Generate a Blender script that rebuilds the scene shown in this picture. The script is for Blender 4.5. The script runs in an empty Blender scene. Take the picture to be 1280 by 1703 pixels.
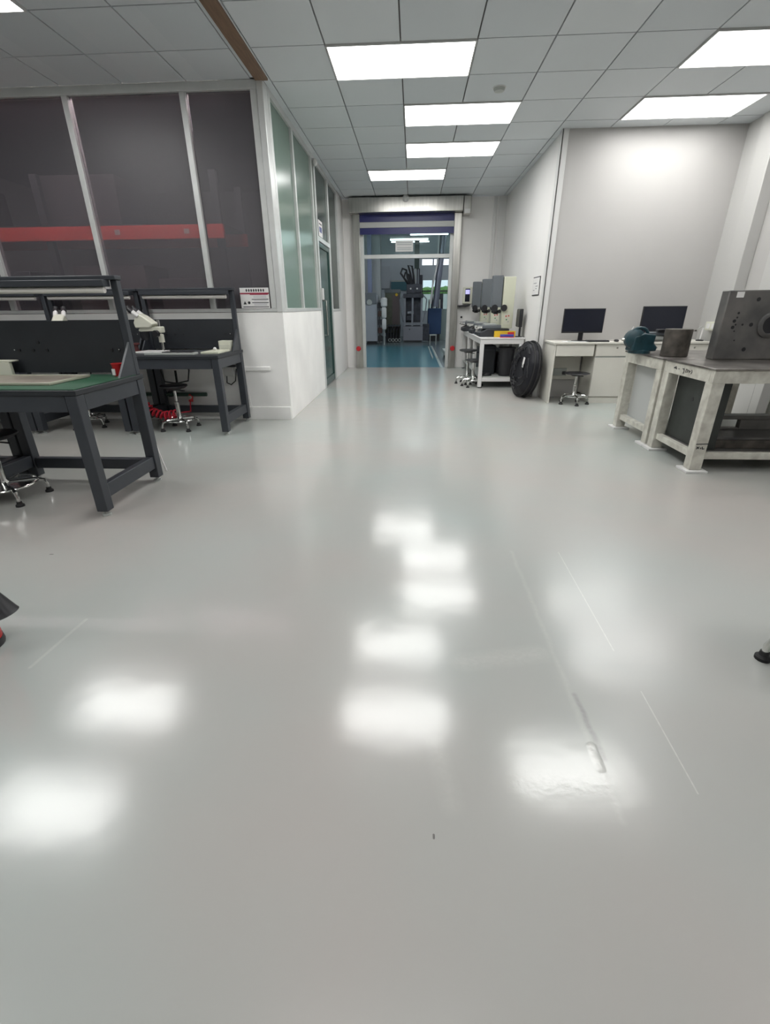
import bpy, bmesh, math, random
from mathutils import Vector, Matrix
random.seed(7)
PI = math.pi
sc = bpy.context.scene
C = sc.collection

# ------------------------------------------------------------------ camera
def axes(pitch, yaw, roll):
    cp, sp, cy, sy = math.cos(pitch), math.sin(pitch), math.cos(yaw), math.sin(yaw)
    fw = Vector((sy*cp, cy*cp, -sp)); r0 = Vector((cy, -sy, 0)); u0 = r0.cross(fw)
    c, s = math.cos(roll), math.sin(roll)
    return c*r0 + s*u0, -s*r0 + c*u0, fw
r_, u_, f_ = axes(0.418776, -0.0595368, -0.00893942)
cam = bpy.data.cameras.new('camera'); co = bpy.data.objects.new('camera', cam); C.objects.link(co)
mw = Matrix((r_, u_, -f_)).transposed().to_4x4(); mw.translation = Vector((0, 0, 1.2)); co.matrix_world = mw
cam.sensor_fit = 'HORIZONTAL'; cam.sensor_width = 36; cam.lens = 36*764.94/1280; cam.clip_start = .02
sc.camera = co
# ------------------------------------------------------------------ world, exposure
sc.view_settings.view_transform = 'Standard'; sc.view_settings.look = 'None'
sc.view_settings.exposure = 0.0; sc.view_settings.gamma = 1; sc.view_settings.use_curve_mapping = False
w = bpy.data.worlds.new('world'); sc.world = w; w.use_nodes = True
w.node_tree.nodes['Background'].inputs[0].default_value = (.85, .92, 1, 1)
w.node_tree.nodes['Background'].inputs[1].default_value = 1.6
PANEL = 11.0      # radiance of the ceiling panels
H = 3.10          # ceiling height

# ------------------------------------------------------------------ materials
def nt(name):
    m = bpy.data.materials.new(name); m.use_nodes = True
    return m, m.node_tree.nodes, m.node_tree.links, m.node_tree.nodes['Principled BSDF']
def mat(name, col, rough=.5, metal=0, var=.0, scale=6, bump=0, bscale=40, coat=0, col2=None, stretch=None, spec=.5):
    m, N, L, b = nt(name)
    b.inputs['Base Color'].default_value = (*col, 1); b.inputs['Roughness'].default_value = rough
    b.inputs['Metallic'].default_value = metal; b.inputs['Coat Weight'].default_value = coat
    b.inputs['Specular IOR Level'].default_value = spec
    tc = N.new('ShaderNodeTexCoord'); src = tc.outputs['Object']
    if stretch:
        mp = N.new('ShaderNodeMapping'); L.new(src, mp.inputs[0]); mp.inputs['Scale'].default_value = stretch; src = mp.outputs[0]
    if var or col2:
        n = N.new('ShaderNodeTexNoise'); n.inputs['Scale'].default_value = scale; n.inputs['Detail'].default_value = 5
        L.new(src, n.inputs['Vector'])
        r = N.new('ShaderNodeValToRGB'); r.color_ramp.elements[0].position = .32; r.color_ramp.elements[1].position = .68
        c2 = col2 or tuple(min(1, c*(1+var)) for c in col); c1 = col if col2 else tuple(c*(1-var) for c in col)
        r.color_ramp.elements[0].color = (*c1, 1); r.color_ramp.elements[1].color = (*c2, 1)
        L.new(n.outputs['Fac'], r.inputs[0]); L.new(r.outputs[0], b.inputs['Base Color'])
    if bump:
        n2 = N.new('ShaderNodeTexNoise'); n2.inputs['Scale'].default_value = bscale; L.new(src, n2.inputs['Vector'])
        bp = N.new('ShaderNodeBump'); bp.inputs['Strength'].default_value = bump; bp.inputs['Distance'].default_value = .004
        L.new(n2.outputs['Fac'], bp.inputs['Height']); L.new(bp.outputs[0], b.inputs['Normal'])
    return m
def emit(name, col, s):
    m, N, L, b = nt(name)
    b.inputs['Base Color'].default_value = (.8, .8, .8, 1)
    b.inputs['Emission Color'].default_value = (*col, 1); b.inputs['Emission Strength'].default_value = s
    return m
def glass(name, tint, opaque, base, rough):
    """frosted film on a pane: part of the light passes, the rest is scattered or mirrored softly"""
    m, N, L, b = nt(name)
    b.inputs['Base Color'].default_value = (*base, 1); b.inputs['Roughness'].default_value = rough
    t = N.new('ShaderNodeBsdfTransparent'); t.inputs[0].default_value = (*tint, 1)
    mx = N.new('ShaderNodeMixShader'); mx.inputs[0].default_value = opaque
    L.new(t.outputs[0], mx.inputs[1]); L.new(b.outputs[0], mx.inputs[2])
    L.new(mx.outputs[0], N['Material Output'].inputs[0])
    if rough > .4:
        b.inputs['Specular IOR Level'].default_value = 1.0
        tc = N.new('ShaderNodeTexCoord'); n = N.new('ShaderNodeTexNoise'); n.inputs['Scale'].default_value = 90
        L.new(tc.outputs['Object'], n.inputs['Vector']); bp = N.new('ShaderNodeBump'); bp.inputs['Strength'].default_value = .25; bp.inputs['Distance'].default_value = .002
        L.new(n.outputs['Fac'], bp.inputs['Height']); L.new(bp.outputs[0], b.inputs['Normal'])
    return m

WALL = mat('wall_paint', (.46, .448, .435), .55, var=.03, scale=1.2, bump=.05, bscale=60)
WALLC = mat('corridor_wall_brightened', (.78, .765, .75), .55, var=.02, scale=1.2, bump=.05, bscale=60)  # albedo raised so the colour stands in for missing corridor light
LOWW = mat('low_wall_paint', (.87, .86, .84), .5, var=.05, scale=2.2, bump=.08, bscale=30)
TRIM = mat('trim_paint', (.66, .655, .645), .4)
COLP = mat('column_paint', (.50, .495, .48), .4)
ALU = mat('aluminium_profile', (.62, .63, .62), .38, .25, var=.05)
STEEL = mat('stainless_steel', (.50, .49, .46), .28, 1.0, var=.12, scale=3, stretch=(8, 8, .6))
CHROME = mat('chrome', (.75, .75, .73), .12, 1.0)
DARKST = mat('dark_powder_coat', (.038, .043, .052), .42, var=.08)
DARKBD = mat('dark_board', (.020, .023, .028), .5, var=.08)
BLACK = mat('black_plastic', (.014, .014, .017), .4)
RUBBER = mat('black_rubber', (.012, .012, .013), .7)
SCREEN = mat('black_screen', (.012, .014, .024), .25)
GREEN = mat('green_mat', (.012, .075, .035), .55, var=.1)
LAM = mat('white_laminate', (.68, .66, .60), .35, var=.02)
WMET = mat('white_coated_steel', (.70, .69, .68), .4)
BEIGE = mat('beige_enamel', (.62, .63, .50), .4)
IVORY = mat('ivory_enamel', (.66, .66, .56), .35)
SGREY = mat('slate_grey_enamel', (.13, .145, .16), .5)
LGREY = mat('light_grey_enamel', (.42, .44, .42), .45, var=.05)
RED = mat('red_plastic', (.55, .02, .025), .4)
ORANGE = mat('orange_red_steel', (.92, .06, .04), .5)
YELLOW = mat('yellow_card', (.75, .48, .02), .5)
BLUE = mat('blue_plastic', (.06, .06, .32), .5)
PAPER = mat('paper', (.74, .73, .72), .7)
INK = mat('ink', (.03, .03, .035), .8)
WORN = mat('worn_white_paint', (.44, .42, .37), .5, scale=14, col2=(.64, .63, .56), bump=.15, bscale=30)
PLATE = mat('worn_steel_plate', (.12, .105, .095), .33, .75, scale=5, col2=(.33, .31, .29), bump=.1)
CAST = mat('dark_machined_steel', (.10, .10, .10), .42, .5, scale=4, col2=(.20, .19, .18), bump=.08, bscale=60)
IRON = mat('rusty_dark_iron', (.045, .040, .035), .6, .4, scale=11, col2=(.12, .105, .09), bump=.4, bscale=40)
TEAL = mat('teal_hammered_paint', (.010, .042, .055), .42, var=.3, scale=9, bump=.15)
WOODST = mat('wooden_strip', (.20, .125, .08), .6, var=.15, stretch=(10, 1, 10))
TUBEOFF = mat('milky_tube', (.80, .77, .73), .4)

def seg_nodes(N, L, pos, ax, ay, bx, by, wd, soft):
    """mask 1 near the floor segment a-b"""
    def mth(op, a, b=None, c=None):
        n = N.new('ShaderNodeMath'); n.operation = op
        for i, v in enumerate((a, b, c)):
            if v is None: continue
            if isinstance(v, (int, float)): n.inputs[i].default_value = v
            else: L.new(v, n.inputs[i])
        return n.outputs[0]
    x, y = pos; dx, dy = bx-ax, by-ay; l2 = dx*dx+dy*dy
    px = mth('SUBTRACT', x, ax); py = mth('SUBTRACT', y, ay)
    t = mth('DIVIDE', mth('ADD', mth('MULTIPLY', px, dx), mth('MULTIPLY', py, dy)), l2)
    t = mth('MINIMUM', mth('MAXIMUM', t, 0.0), 1.0)
    qx = mth('SUBTRACT', px, mth('MULTIPLY', t, dx)); qy = mth('SUBTRACT', py, mth('MULTIPLY', t, dy))
    d = mth('SQRT', mth('ADD', mth('MULTIPLY', qx, qx), mth('MULTIPLY', qy, qy)))
    mr = N.new('ShaderNodeMapRange'); L.new(d, mr.inputs[0])
    mr.inputs[1].default_value = wd; mr.inputs[2].default_value = wd+soft; mr.inputs[3].default_value = 1; mr.inputs[4].default_value = 0
    return mr.outputs[0]

def floor_material():
    m, N, L, b = nt('grey_epoxy_floor')
    tc = N.new('ShaderNodeTexCoord'); sep = N.new('ShaderNodeSeparateXYZ'); L.new(tc.outputs['Object'], sep.inputs[0])
    n = N.new('ShaderNodeTexNoise'); n.inputs['Scale'].default_value = .55; n.inputs['Detail'].default_value = 3; L.new(tc.outputs['Object'], n.inputs['Vector'])
    r = N.new('ShaderNodeValToRGB'); r.color_ramp.elements[0].position = .35; r.color_ramp.elements[1].position = .65
    r.color_ramp.elements[0].color = (.425, .40, .378, 1); r.color_ramp.elements[1].color = (.385, .42, .40, 1)
    L.new(n.outputs['Fac'], r.inputs[0])
    # wear: ridge seam, scratches, trowel smears, specks
    wob = N.new('ShaderNodeTexNoise'); wob.inputs['Scale'].default_value = 9; L.new(tc.outputs['Object'], wob.inputs['Vector'])
    def wobble(o, k):
        a = N.new('ShaderNodeMath'); a.operation = 'MULTIPLY_ADD'; L.new(wob.outputs['Fac'], a.inputs[0]); a.inputs[1].default_value = k; L.new(o, a.inputs[2]); return a.outputs[0]
    P = (wobble(sep.outputs[0], .02), sep.outputs[1]); Q = (sep.outputs[0], sep.outputs[1])
    light = [(P, .555, 2.2, .56, .78, .001, .014, .22), (Q, .792, 2.2, .781, 1.43, .0012, .002, .5), (Q, .793, 1.226, .783, .866, .001, .002, .8),
             (Q, -1.366, 1.525, -1.387, 1.238, .004, .006, .35), (P, .22, 1.34, .50, 1.40, .01, .05, .30), (P, .33, .87, .56, .89, .01, .05, .32), (P, .10, .98, .13, .80, .005, .035, .22), (P, .56, 1.0, .56, .93, .005, .012, .9)]
    dark = [(Q, .071, .716, .071, .724, .0022, .001, .9), (Q, -1.93, 2.065, -1.915, 2.065, .003, .002, .8), (P, .575, 1.2, .582, .96, .003, .010, .3)]
    grain = N.new('ShaderNodeTexNoise'); grain.inputs['Scale'].default_value = 55; grain.inputs['Detail'].default_value = 4; L.new(tc.outputs['Object'], grain.inputs['Vector'])
    col = r.outputs[0]
    hsum = None
    for lst, c in ((light, (.56, .56, .53, 1)), (dark, (.12, .115, .11, 1))):
        for (pos, ax, ay, bx, by, wd, sf, k) in lst:
            mk = seg_nodes(N, L, pos, ax, ay, bx, by, wd, sf)
            mm = N.new('ShaderNodeMath'); mm.operation = 'MULTIPLY'; L.new(mk, mm.inputs[0])
            gg = N.new('ShaderNodeMath'); gg.operation = 'MULTIPLY'; L.new(grain.outputs['Fac'], gg.inputs[0]); gg.inputs[1].default_value = 1.7*k
            L.new(gg.outputs[0], mm.inputs[1])
            mx = N.new('ShaderNodeMix'); mx.data_type = 'RGBA'; L.new(mm.outputs[0], mx.inputs[0]); L.new(col, mx.inputs[6]); mx.inputs[7].default_value = c
            col = mx.outputs[2]
            if (wd >= .004 or sf == .014) and c[0] > .3:
                if hsum is None: hsum = mm.outputs[0]
                else:
                    a = N.new('ShaderNodeMath'); a.operation = 'ADD'; L.new(hsum, a.inputs[0]); L.new(mm.outputs[0], a.inputs[1]); hsum = a.outputs[0]
    L.new(col, b.inputs['Base Color'])
    rr = N.new('ShaderNodeMapRange'); L.new(n.outputs['Fac'], rr.inputs[0]); rr.inputs[3].default_value = .14; rr.inputs[4].default_value = .18
    # the coat right of the seam is the duller of the two pours
    side = N.new('ShaderNodeMapRange'); L.new(P[0], side.inputs[0]); side.inputs[1].default_value = .52; side.inputs[2].default_value = .80; side.inputs[3].default_value = 0; side.inputs[4].default_value = .085
    ra = N.new('ShaderNodeMath'); ra.operation = 'ADD'; L.new(rr.outputs[0], ra.inputs[0]); L.new(side.outputs[0], ra.inputs[1])
    L.new(ra.outputs[0], b.inputs['Roughness'])
    b.inputs['IOR'].default_value = 1.66
    orange = N.new('ShaderNodeTexNoise'); orange.inputs['Scale'].default_value = 5; orange.inputs['Detail'].default_value = 2; L.new(tc.outputs['Object'], orange.inputs['Vector'])
    fin = N.new('ShaderNodeMath'); fin.operation = 'MULTIPLY_ADD'; L.new(hsum, fin.inputs[0]); fin.inputs[1].default_value = .5; L.new(orange.outputs['Fac'], fin.inputs[2])
    bp = N.new('ShaderNodeBump'); bp.inputs['Strength'].default_value = .12; bp.inputs['Distance'].default_value = .012; L.new(fin.outputs[0], bp.inputs['Height'])
    L.new(bp.outputs[0], b.inputs['Normal'])
    return m
FLOOR = floor_material()
FLOORB = mat('blue_epoxy_floor', (.055, .19, .24), .22, var=.05, scale=.6)
FLOORG = mat('greygreen_epoxy_floor', (.14, .17, .18), .25, var=.05, scale=.6)

def ceiling_material():
    m, N, L, b = nt('ceiling_tile')
    tc = N.new('ShaderNodeTexCoord')
    mp = N.new('ShaderNodeMapping'); L.new(tc.outputs['Object'], mp.inputs[0]); mp.inputs['Location'].default_value = (.73/.6, -4.79/.61, 0); mp.inputs['Scale'].default_value = (1/.6, 1/.61, 1)
    fl = N.new('ShaderNodeVectorMath'); fl.operation = 'FLOOR'; L.new(mp.outputs[0], fl.inputs[0])
    wn = N.new('ShaderNodeTexWhiteNoise'); L.new(fl.outputs[0], wn.inputs['Vector'])
    r = N.new('ShaderNodeValToRGB'); r.color_ramp.elements[0].color = (.60, .635, .66, 1); r.color_ramp.elements[1].color = (.67, .70, .72, 1)
    L.new(wn.outputs['Value'], r.inputs[0]); L.new(r.outputs[0], b.inputs['Base Color']); b.inputs['Roughness'].default_value = .6
    n2 = N.new('ShaderNodeTexNoise'); n2.inputs['Scale'].default_value = 120; L.new(tc.outputs['Object'], n2.inputs['Vector'])
    bp = N.new('ShaderNodeBump'); bp.inputs['Strength'].default_value = .08; bp.inputs['Distance'].default_value = .003
    L.new(n2.outputs['Fac'], bp.inputs['Height']); L.new(bp.outputs[0], b.inputs['Normal'])
    return m
CEIL = ceiling_material()
CEILGAP = mat('ceiling_joint', (.16, .15, .15), .8)
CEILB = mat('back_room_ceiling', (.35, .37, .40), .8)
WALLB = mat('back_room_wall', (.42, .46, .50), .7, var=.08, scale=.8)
DARKROOM = mat('dark_room_wall', (.10, .085, .085), .8, var=.3, scale=.9)
PANELM = emit('panel_light', (1.0, 1.0, .985), PANEL)
TUBEON = emit('tube_light', (.95, 1, 1), 7)
TUBEFILL = emit('fill_tube_light', (.95, 1, 1), 150)
SCRON = emit('lit_screen', (.25, .22, .75), .9)
DGLASS = glass('tinted_frosted_pane', (.78, .73, .76), .50, (.13, .125, .14), .42)
GGLASS = glass('green_frosted_pane', (.55, .7, .62), .80, (.20, .28, .235), .22)
GGLASS2 = glass('grey_green_pane', (.5, .6, .56), .72, (.10, .125, .115), .2)
DOORG = glass('dark_green_door_pane', (.35, .5, .46), .75, (.055, .11, .10), .18)
TRANSOM = glass('clear_pane', (.78, .86, .86), .12, (.2, .25, .25), .05)

# ------------------------------------------------------------------ mesh builder
class MB:
    def __init__(s): s.bm = bmesh.new()
    def box(s, x0, x1, y0, y1, z0, z1):
        v = [s.bm.verts.new((x, y, z)) for z in (min(z0, z1), max(z0, z1)) for y in (min(y0, y1), max(y0, y1)) for x in (min(x0, x1), max(x0, x1))]
        for f in ((0, 2, 3, 1), (4, 5, 7, 6), (0, 1, 5, 4), (2, 6, 7, 3), (0, 4, 6, 2), (1, 3, 7, 5)): s.bm.faces.new([v[i] for i in f])
        return s
    def ring(s, c, u, v, r, n): return [s.bm.verts.new(c + u*(r*math.cos(2*PI*i/n)) + v*(r*math.sin(2*PI*i/n))) for i in range(n)]
    def skin(s, rings, caps=True, closed=False):
        n = len(rings[0]); R = rings + ([rings[0]] if closed else [])
        for a, b in zip(R, R[1:]):
            for i in range(n): s.bm.faces.new((a[i], a[(i+1) % n], b[(i+1) % n], b[i]))
        if caps and not closed:
            s.bm.faces.new(list(reversed(rings[0]))); s.bm.faces.new(rings[-1])
        return s
    def frame(s, d):
        d = Vector(d).normalized(); a = Vector((0, 0, 1)) if abs(d.z) < .9 else Vector((1, 0, 0))
        u = a.cross(d).normalized(); return u, d.cross(u)
    def lathe(s, prof, c=(0, 0, 0), d=(0, 0, 1), n=24):
        c = Vector(c); d = Vector(d).normalized(); u, v = s.frame(d)
        return s.skin([s.ring(c+d*h, u, v, max(r, 1e-4), n) for r, h in prof])
    def cyl(s, p0, p1, r0, r1=None, n=16):
        p0 = Vector(p0); p1 = Vector(p1); d = p1-p0; u, v = s.frame(d)
        return s.skin([s.ring(p0, u, v, r0, n), s.ring(p1, u, v, r0 if r1 is None else r1, n)])
    def tube(s, pts, r, n=10, closed=False):
        pts = [Vector(p) for p in pts]; rings = []; K = len(pts); pu = None
        for i, p in enumerate(pts):
            a = pts[(i-1) % K] if (closed or i > 0) else p; b = pts[(i+1) % K] if (closed or i < K-1) else p
            d = (b-a).normalized()
            if pu is None: u, v = s.frame(d)
            else:
                u = (pu - d*pu.dot(d)).normalized(); v = d.cross(u)
            pu = u; rings.append(s.ring(p, u, v, r[i] if isinstance(r, (list, tuple)) else r, n))
        return s.skin(rings, closed=closed)
    def prism(s, poly, ax, a, b):
        def P(q, t):
            q = list(q); q.insert(ax, t); return Vector(q)
        A = [s.bm.verts.new(P(q, a)) for q in poly]; B = [s.bm.verts.new(P(q, b)) for q in poly]; n = len(poly)
        for i in range(n): s.bm.faces.new((A[i], A[(i+1) % n], B[(i+1) % n], B[i]))
        s.bm.faces.new(list(reversed(A))); s.bm.faces.new(B); return s
    def ball(s, c, r, n=16, sc=(1, 1, 1)):
        m = Matrix.Translation(c) @ Matrix.Diagonal((*[r*k for k in sc], 1))
        bmesh.ops.create_uvsphere(s.bm, u_segments=n, v_segments=n//2, radius=1, matrix=m); return s
    def build(s, name, m, parent=None, bevel=0, shift=True, smooth=35):
        me = bpy.data.meshes.new(name)
        bmesh.ops.recalc_face_normals(s.bm, faces=s.bm.faces)
        if parent is not None and shift:
            loc = Vector((0, 0, 0)); q = parent
            while q is not None: loc += q.location; q = q.parent
            bmesh.ops.translate(s.bm, verts=s.bm.verts, vec=-loc)
        s.bm.to_mesh(me); s.bm.free()
        for x in (m if isinstance(m, (list, tuple)) else [m]): me.materials.append(x)
        for p in me.polygons: p.use_smooth = True
        me.set_sharp_from_angle(angle=math.radians(smooth))
        o = bpy.data.objects.new(name, me); C.objects.link(o)
        if parent is not None: o.parent = parent
        if bevel:
            b = o.modifiers.new('bevel', 'BEVEL'); b.width = bevel; b.segments = 2; b.limit_method = 'ANGLE'
        return o
def B(*a): return MB().box(*a)
def tag(o, label, cat, group=None, kind=None):
    o['label'] = label; o['category'] = cat
    if group: o['group'] = group
    if kind: o['kind'] = kind
    return o
def thing(name, loc, label, cat, group=None, rz=0):
    o = bpy.data.objects.new(name, None); o.empty_display_size = .1; C.objects.link(o); o.location = loc; o.rotation_euler.z = rz
    return tag(o, label, cat, group)
def struct(o): o['kind'] = 'structure'; return o
def copy_tree(o, parent=None):
    c = o.copy(); C.objects.link(c); c.parent = parent
    for ch in list(o.children): copy_tree(ch, c)
    return c
def place(o, loc, rz, label, group=None):
    o.location = loc; o.rotation_euler.z = rz; o['label'] = label
    if group: o['group'] = group
    return o

# ================================================================== SETTING
fl = MB().box(-6.5, 5.0, -4.0, 10.46, -.06, 0); struct(fl.build('floor', FLOOR))
struct(B(-4.0, .64, 10.46, 16.5, -.06, 0).build('floor', FLOORB))
fb = MB().box(.64, 4.0, 10.46, 22.2, -.06, 0).box(-4.0, .64, 16.5, 22.2, -.06, 0); struct(fb.build('floor', FLOORG))
struct(B(.60, .66, 10.5, 16.5, 0, .001).build('trim_1', mat('pale_floor_line', (.35, .42, .42), .4)))

# ceiling with its tile grid; the lit cells are left open for the panels
LIGHTS = [(-.73, 4.79, 'ceiling light panel above the aisle, first one wholly inside the picture from the top'),
          (-.73, 8.45, 'smallest ceiling light panel, nearest the roll-up doorway'),
          (-.73, 3.57, 'ceiling light panel cut by the top edge above the aisle'),
          (-.73, .52, 'ceiling light panel overhead, seen only as a faint glow in the floor'),
          (-.13, 6.01, 'ceiling light panel above the aisle beside the smoke detector'),
          (-.13, 7.23, 'third ceiling light panel down the aisle, second nearest the doorway'),
          (2.27, 6.01, 'ceiling light panel close to the recess wall above the two monitors'),
          (2.27, 4.79, 'ceiling light panel at the upper right above the worn white benches'),
          (1.07, 2.96, 'ceiling light panel overhead, mirrored in the floor right of the aisle'),
          (-3.9, 3.57, 'ceiling light panel at the upper left corner above the dark workbenches'),
          (-3.9, 2.35, 'ceiling light panel overhead left, mirrored at the lower left of the floor'),
          (-3.9, .52, 'ceiling light panel overhead at the far left'),
          (-.73, -1.92, 'added unseen ceiling light panel behind the viewpoint over the aisle'),  # from here to the list end: unseen panels added for fill light
          (2.27, .52, 'unseen fill light panel added in the ceiling right of the viewpoint'),
          (-3.9, -1.92, 'added unseen ceiling light panel behind left of the viewpoint')]
lit = [(x, y) for x, y, _ in LIGHTS]
ct = MB(); g = .006
def tiles(xl, ylo, yhi, xclip):
    for i in range(len(xl)-1):
        k = ylo
        while 4.79+.61*k < yhi:
            y0, y1 = 4.79+.61*k, min(4.79+.61*(k+1), yhi); x0, x1 = xl[i], xl[i+1]; k += 1
            if any(lx-.01 <= x0 < lx+1.19 and abs(ly-y0) < .02 for lx, ly in lit): continue
            if y1-y0 > .03: ct.box(x0+g, x1-g, y0+g, y1-g, H, H+.02)
XR = [-1.33] + [round(-.73+.6*k, 3) for k in range(0, 10)]
tiles(XR, -14, 10.45, None)
XL = [-6.5] + [round(-1.5-.6*k, 3) for k in range(8, -1, -1)]
tiles(XL, -14, 5.33, None)
struct(ct.build('ceiling', CEIL))
struct(B(-6.5, 5, -4, 10.45, H+.021, H+.08).build('ceiling', CEILGAP))
struct(B(-1.5+.004, -1.46, -4, 5.3, H, H+.02).build('ceiling', CEIL))
struct(B(-1.46, -1.345, -4, 5.33, H-.015, H+.02).build('trim_2', WOODST))
struct(MB().box(-1.345, -1.334, -4, 5.33, H, H+.02).box(-1.396, -1.334, 5.33, 10.45, H, H+.02).build('ceiling', CEIL))
def light_panel(x, y, label):
    t = thing('ceiling_light', (x+.6, y+.305, H-.012), label, 'light', 'ceiling light panels')
    f = MB(); a, b_, c, d = x+.003, x+1.197, y+.003, y+.607
    f.box(a, b_, c, c+.012, H-.012, H+.02).box(a, b_, d-.012, d, H-.012, H+.02).box(a, a+.012, c+.012, d-.012, H-.012, H+.02).box(b_-.012, b_, c+.012, d-.012, H-.012, H+.02)
    f.build('frame', TRIM, t); B(a+.012, b_-.012, c+.012, d-.012, H-.006, H+.015).build('diffuser', PANELM, t)
for x, y, l in LIGHTS: light_panel(x, y, l)
# smoke detector
t = thing('smoke_detector', (.787, 5.69, H), 'round white smoke detector on a ceiling tile between two lights', 'smoke detector')
MB().lathe([(.055, 0), (.055, -.012), (.045, -.03), (.02, -.036), (0, -.036)], (.787, 5.69, H)).build('housing', LGREY, t)
MB().lathe([(.062, 0), (.062, -.006), (.055, -.006)], (.787, 5.69, H)).build('base_ring', TRIM, t)

# outer walls
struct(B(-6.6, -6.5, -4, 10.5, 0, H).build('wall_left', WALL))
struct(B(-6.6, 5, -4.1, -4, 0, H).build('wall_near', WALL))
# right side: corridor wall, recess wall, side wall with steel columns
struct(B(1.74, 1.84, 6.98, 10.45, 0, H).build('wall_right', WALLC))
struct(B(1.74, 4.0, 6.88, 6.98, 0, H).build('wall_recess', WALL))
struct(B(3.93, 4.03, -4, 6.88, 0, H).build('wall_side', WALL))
struct(B(3.83, 3.93, 6.60, 6.88, 0, H).build('trim_3', COLP, bevel=.004))
struct(B(3.80, 3.93, 6.30, 6.588, 0, H).build('trim_4', COLP, bevel=.006))
struct(B(3.80, 3.93, 5.45, 5.86, 0, H).build('trim_5', COLP, bevel=.006))
struct(B(3.785, 3.93, 5.30, 5.43, 0, H).build('trim_6', COLP, bevel=.006))
struct(MB().box(1.725, 1.74, 6.865, 6.99, 0, H).box(1.725, 1.80, 6.865, 6.88, 0, H).build('trim_7', TRIM, bevel=.003))
# baseboards
bb = MB().box(1.728, 1.74, 6.99, 10.45, 0, .08); struct(bb.build('baseboard_right', TRIM))
# back wall with the doorway
bw = MB().box(-1.42, -1.06, 10.45, 10.60, 0, H).box(.80, 1.84, 10.45, 10.60, 0, H).box(-1.06, .80, 10.45, 10.60, 2.62, H)
struct(bw.build('wall_back', WALLC))
struct(MB().box(1.50, 1.56, 10.43, 10.45, 0, H).box(1.60, 1.74, 10.425, 10.45, 0, H).build('trim_8', TRIM, bevel=.004))
# ------------------------------------------------------------ glass partition
X0 = -1.40
lw = MB().box(-6.5, X0, 5.33, 5.45, 0, 1.16).box(X0-.12, X0, 5.45, 7.60, 0, 1.16)
struct(lw.build('wall_partition', LOWW, bevel=.004))
struct(MB().box(X0-.12, X0, 8.74, 9.72, 0, 1.14).box(X0-.12, X0, 9.72, 10.45, 0, H).build('wall_partition', WALLC, bevel=.004))
struct(MB().box(-6.5, X0-.005, 5.315, 5.33, 0, .15).build('baseboard_left', LOWW, bevel=.004))
struct(MB().box(-2.06, -1.60, 5.312, 5.33, .555, .60).build('trim_9', LOWW, bevel=.006))
w1 = MB()
yg = 5.36
w1.box(-6.5, X0-.0, 5.325, 5.41, 1.165, 1.20).box(-6.5, X0, 5.325, 5.41, H-.07, H)
for xm, wd in ((-3.29, .055), (-2.16, .055), (-4.42, .055), (-5.6, .055)): w1.box(xm-wd/2, xm+wd/2, 5.325, 5.41, 1.20, H-.07)
w1.box(-1.52, -1.46, 5.325, 5.41, 1.2, H-.07)
w1 = struct(w1.build('window_1', ALU, bevel=.004))
for a, b_ in ((-6.5, -5.63), (-5.57, -4.45), (-4.39, -3.32), (-3.26, -2.19), (-2.13, -1.52)):
    B(a, b_, yg, yg+.008, 1.2, H-.07).build('pane', DGLASS, w1)
struct(MB().box(-1.46, X0+.004, 5.32, 5.47, 1.16, H).build('trim_10', ALU, bevel=.006))
w2 = MB()
w2.box(X0-.06, X0+.006, 5.47, 7.60, 1.16, 1.20).box(X0-.06, X0+.006, 5.47, 9.72, H-.06, H)
for y in (5.50, 6.40, 7.45): w2.box(X0-.06, X0+.008, y-.03, y+.03, 1.2, H-.06)
w2.box(X0-.06, X0+.01, 7.60, 7.68, 0, H-.06).box(X0-.06, X0+.01, 8.66, 8.74, 0, H-.06).box(X0-.06, X0+.008, 7.68, 8.66, 2.10, 2.16)
w2.box(X0-.06, X0+.006, 8.74, 9.66, 1.14, 1.18).box(X0-.06, X0+.006, 9.64, 9.72, 1.18, H-.06)
w2 = struct(w2.build('window_2', ALU, bevel=.004))
for a, b_, z0, mm in ((5.53, 6.37, 1.2, GGLASS), (6.43, 7.42, 1.2, GGLASS), (7.48, 7.6, 1.2, GGLASS), (7.68, 8.66, 2.16, GGLASS2), (8.74, 9.64, 1.18, GGLASS2)):
    B(X0-.03, X0-.022, a, b_, z0, H-.06).build('pane', mm, w2)
# door of the glass room
d1 = MB(); xd = X0-.05
d1.box(xd, xd+.045, 7.685, 7.735, .01, 2.095).box(xd, xd+.045, 8.605, 8.655, .01, 2.095).box(xd, xd+.045, 7.735, 8.605, .01, .12).box(xd, xd+.045, 7.735, 8.605, 2.03, 2.095)
d1 = struct(d1.build('door_1', DOORG, bevel=.003))
B(xd+.018, xd+.026, 7.735, 8.605, .12, 2.03).build('pane', DOORG, d1)
MB().tube([(X0+.0, 7.80, 1.30), (X0+.05, 7.80, 1.30), (X0+.05, 7.80, .80), (X0+.0, 7.80, .80)], .012).build('door_handle', STEEL, d1)
t = thing('door_lock_box', (X0+.01, 7.64, 1.38), 'small white and black lock box on the post beside the green door', 'lock')
MB().box(X0+.01, X0+.045, 7.60, 7.68, 1.31, 1.47).build('body', TRIM, t, bevel=.006)
MB().box(X0-.005, X0+.04, 7.682, 7.74, 1.32, 1.46).build('bolt_housing', BLACK, t, bevel=.004)
def paper(name, o, verts_box, label, cat, marks, m=PAPER):
    t = thing(name, o, label, cat); B(*verts_box).build('sheet', m, t)
    for nm, bx, mm in marks: B(*bx).build(nm, mm, t)
    return t
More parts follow.
